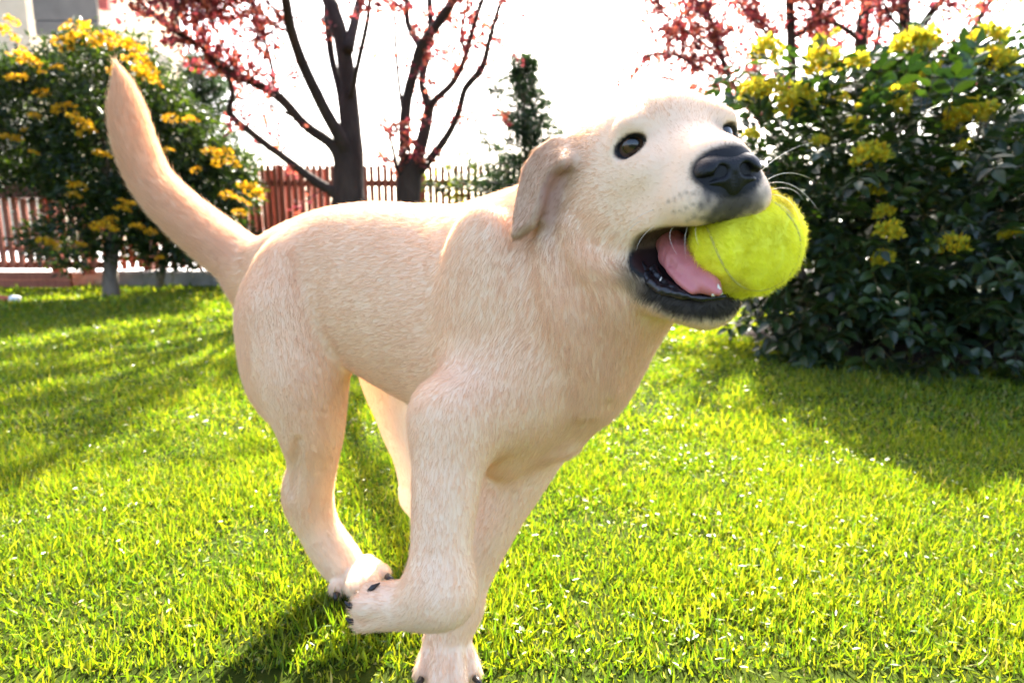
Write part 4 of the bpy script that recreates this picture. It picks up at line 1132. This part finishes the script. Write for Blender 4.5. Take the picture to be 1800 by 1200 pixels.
_n.links.new(_no.outputs["Fac"], _bp.inputs["Height"]); _n.links.new(_bp.outputs[0], _b.inputs["Normal"])
tag(dobj("tongue", tv, tf, tong), "wet pink tongue under the ball")

# ---- lips, teeth
LS = SDF()
LS.chain([pr(1121, 433, .438, 3.4), pr(1124, 455, .435, 5.8), pr(1136, 485, .428, 7.5), pr(1155, 506, .418, 7.5), pr(1182, 515, .408, 5.2), pr(1215, 522, .400, 4.6),
          pr(1248, 524, .394, 4.6), pr(1274, 520, .391, 3.4)], k=.003)
LS.chain([pr(1150, 470, .430, 4.6), pr(1164, 490, .422, 5.2), pr(1184, 505, .412, 4.6), pr(1200, 515, .405, 2.9)], k=.006)
lv, lf_, ln_ = LS.mesh(.0013)
lv = lv + ln_ * (fbm(lv, 420, .35, 2) * .0007 + fbm(lv, 900, .55, 2) * .0003)[:, None]
lip_m = noisy_mat("lip_black", (.004, .0036, .0046), (.012, .010, .013), 260, .30, .5, 500, bdist=.0012, spec=.6)
tag(dobj("lip", lv, lf_, lip_m), "wet black lower lip")
tooth_m, _n, _b = new_mat("tooth_enamel"); _b.inputs["Base Color"].default_value = (.78, .72, .60, 1); _b.inputs["Roughness"].default_value = .25
for a, b, r in (((1266, 517, .386), (1262, 499, .384), 5), ((1254, 520, .388), (1253, 511, .387), 3.5), ((1160, 500, .421), (1163, 486, .421), 4)):
    MB().tube([P(*a) - DOG0, (P(*a) + P(*b)) / 2 - DOG0, P(*b) - DOG0], [R_(r, a[2]), R_(r * .75, a[2]), R_(r * .12, a[2])], n=8).build("tooth", tooth_m, dog, smooth=True)
# ---- claws
claw_m, _n, _b = new_mat("claw_horn"); _b.inputs["Base Color"].default_value = (.02, .016, .015, 1); _b.inputs["Roughness"].default_value = .35
for pts in ((lambda a, b, c: ((650, 1040, a + .002), (656, 1031, b - .001), (668, 1024, c - .0005)))(surf(650, 1040), surf(656, 1034), surf(668, 1028)), ((622, 1066, .470), (612, 1062, .468), (606, 1056, .467)), ((624, 1092, .474), (614, 1090, .472), (607, 1085, .471)),
            ((680, 1012, .724), (688, 1019, .719), (691, 1028, .717)), ((656, 1034, .705), (661, 1043, .701), (663, 1051, .700)), ((628, 1042, .703), (630, 1051, .699), (631, 1059, .698)), ((592, 1042, .716), (590, 1051, .712), (590, 1058, .711)),
            ((741, 1192, .562), (734, 1203, .556), (731, 1215, .553)), ((769, 1216, .548), (767, 1228, .543), (766, 1238, .541)), ((805, 1219, .550), (808, 1230, .545), (809, 1240, .543)), ((835, 1190, .571), (843, 1200, .565), (846, 1211, .562))):
    q = [P(*t) - DOG0 for t in pts]
    MB().tube(q, [R_(6.5, pts[0][2]), R_(5, pts[0][2]), R_(1, pts[0][2])], n=7).build("claw", claw_m, dog, smooth=True)
# ---- whiskers
wh_m, _n, _b = new_mat("whisker_hair"); _b.inputs["Base Color"].default_value = (.80, .74, .62, 1); _b.inputs["Roughness"].default_value = .35
def whisker(pts, w=.00022):
    q = np.array([P(*t) - DOG0 for t in pts]); out = []
    for t in np.linspace(0, 1, 9):
        a = q[0] * (1 - t) ** 2 + 2 * q[1] * t * (1 - t) + q[2] * t * t; out.append(a)
    MB().tube(out, [w * (1 - .85 * t) for t in np.linspace(0, 1, 9)], n=4).build("whisker", wh_m, dog, smooth=True)
for w in (((1352, 322, .382), (1400, 310, .375), (1440, 372, .37)), ((1350, 335, .382), (1395, 320, .37), (1412, 352, .36)), ((1352, 342, .384), (1398, 340, .375), (1407, 395, .37)),
          ((1346, 318, .382), (1385, 290, .39), (1432, 318, .40)), ((1338, 300, .385), (1380, 260, .40), (1430, 250, .41)), ((1350, 350, .385), (1385, 362, .375), (1396, 384, .37)),
          ((1200, 392, .398), (1160, 400, .385), (1190, 448, .375)), ((1218, 388, .392), (1198, 400, .38), (1206, 455, .37)), ((1180, 385, .405), (1128, 400, .395), (1118, 440, .39)),
          ((1168, 372, .41), (1110, 385, .405), (1086, 430, .40)), ((1190, 362, .40), (1130, 365, .39), (1100, 400, .385)), ((1232, 384, .388), (1215, 402, .377), (1228, 430, .37))):
    whisker(w)

# ------------------------------------------------------------------ tennis ball in the mouth
BC = P(1311, 427, .404); BR = .0336
ball = empty("tennis_ball", tuple(BC - np.array([0, 0, BR])))
tag(ball, "fuzzy yellow green tennis ball held in the dog's mouth", "tennis ball")
B0 = np.array(ball.location)
bv, bf = ball_mesh(BC, (nrm([.2, -.5, .8]), nrm(np.cross([.2, -.5, .8], [1, .2, .3])), nrm(np.cross([.2, -.5, .8], np.cross([.2, -.5, .8], [1, .2, .3])))), BR, 64, 40)
felt, _n, _b = new_mat("ball_felt")
_at = N(_n, "ShaderNodeAttribute", attribute_name="Col"); _n.links.new(_at.outputs["Color"], _b.inputs["Base Color"])
_b.inputs["Roughness"].default_value = .95; _b.inputs["Specular IOR Level"].default_value = .1
# seam of a tennis ball: one closed curve
tt = np.linspace(0, 2 * math.pi, 161)
sa, sb = .75, .25
sx = np.stack([sa * np.cos(tt) + sb * np.cos(3 * tt), sa * np.sin(tt) - sb * np.sin(3 * tt), 2 * math.sqrt(sa * sb) * np.sin(2 * tt)], 1)
_e1 = nrm(.55 * RIGHT - .75 * FWD + .2 * UP); _e2 = nrm(np.cross(UP, _e1)); _e3 = np.cross(_e1, _e2)
_q = math.radians(35); _e2, _e3 = _e2 * math.cos(_q) + _e3 * math.sin(_q), -_e2 * math.sin(_q) + _e3 * math.cos(_q)
SEAM = sx @ np.stack([_e1, _e2, _e3])
dn = (bv - BC) / BR
sd = np.min(np.linalg.norm(dn[:, None, :] - SEAM[None, ::2], axis=2), axis=1)
bcol = np.array([.90, .86, .08]) * (1 + .10 * fbm(bv, 160, .4)[:, None]) * (1 - .35 * sst(.5, 1.1, fbm(bv, 90, .95))[:, None] * np.array([.6, .8, .2]))
bme = mesh_np("felt", bv - B0, bf.ravel(), np.full(len(bf), 4), True, np.clip(bcol, 0, 1))
felto = obj("felt", bme, felt, ball)
mb = MB(); mb.tube([BC + SEAM[i % 160] * BR * 1.0 - B0 for i in range(161)], [.0008] * 161, n=6, cap=False)
seam_m = noisy_mat("ball_seam", (.52, .47, .12), (.64, .58, .16), 400, .9)
mb.build("seam", seam_m, ball, smooth=True)
if DO_FUR:
    sdn = np.clip((sd - .025) / .03, 0, 1)
    ft = fur("fuzz", bv, bf, dn, fbm(bv, 300, .6)[:, None] * np.array([[.5, .3, -.6]]) + fbm(bv, 260, .8)[:, None] * np.array([[-.3, .6, .5]]), np.full(len(bv), .0032), np.clip(bcol * 1.05, 0, 1),
             np.full(len(bv), 2.2e6) * sdn, hair_mat("ball_fuzz", .4), felto, B0, rad=.00011, lift=1.1, seed=5, lenvar=.7)
    tag(ft, kind="stuff")
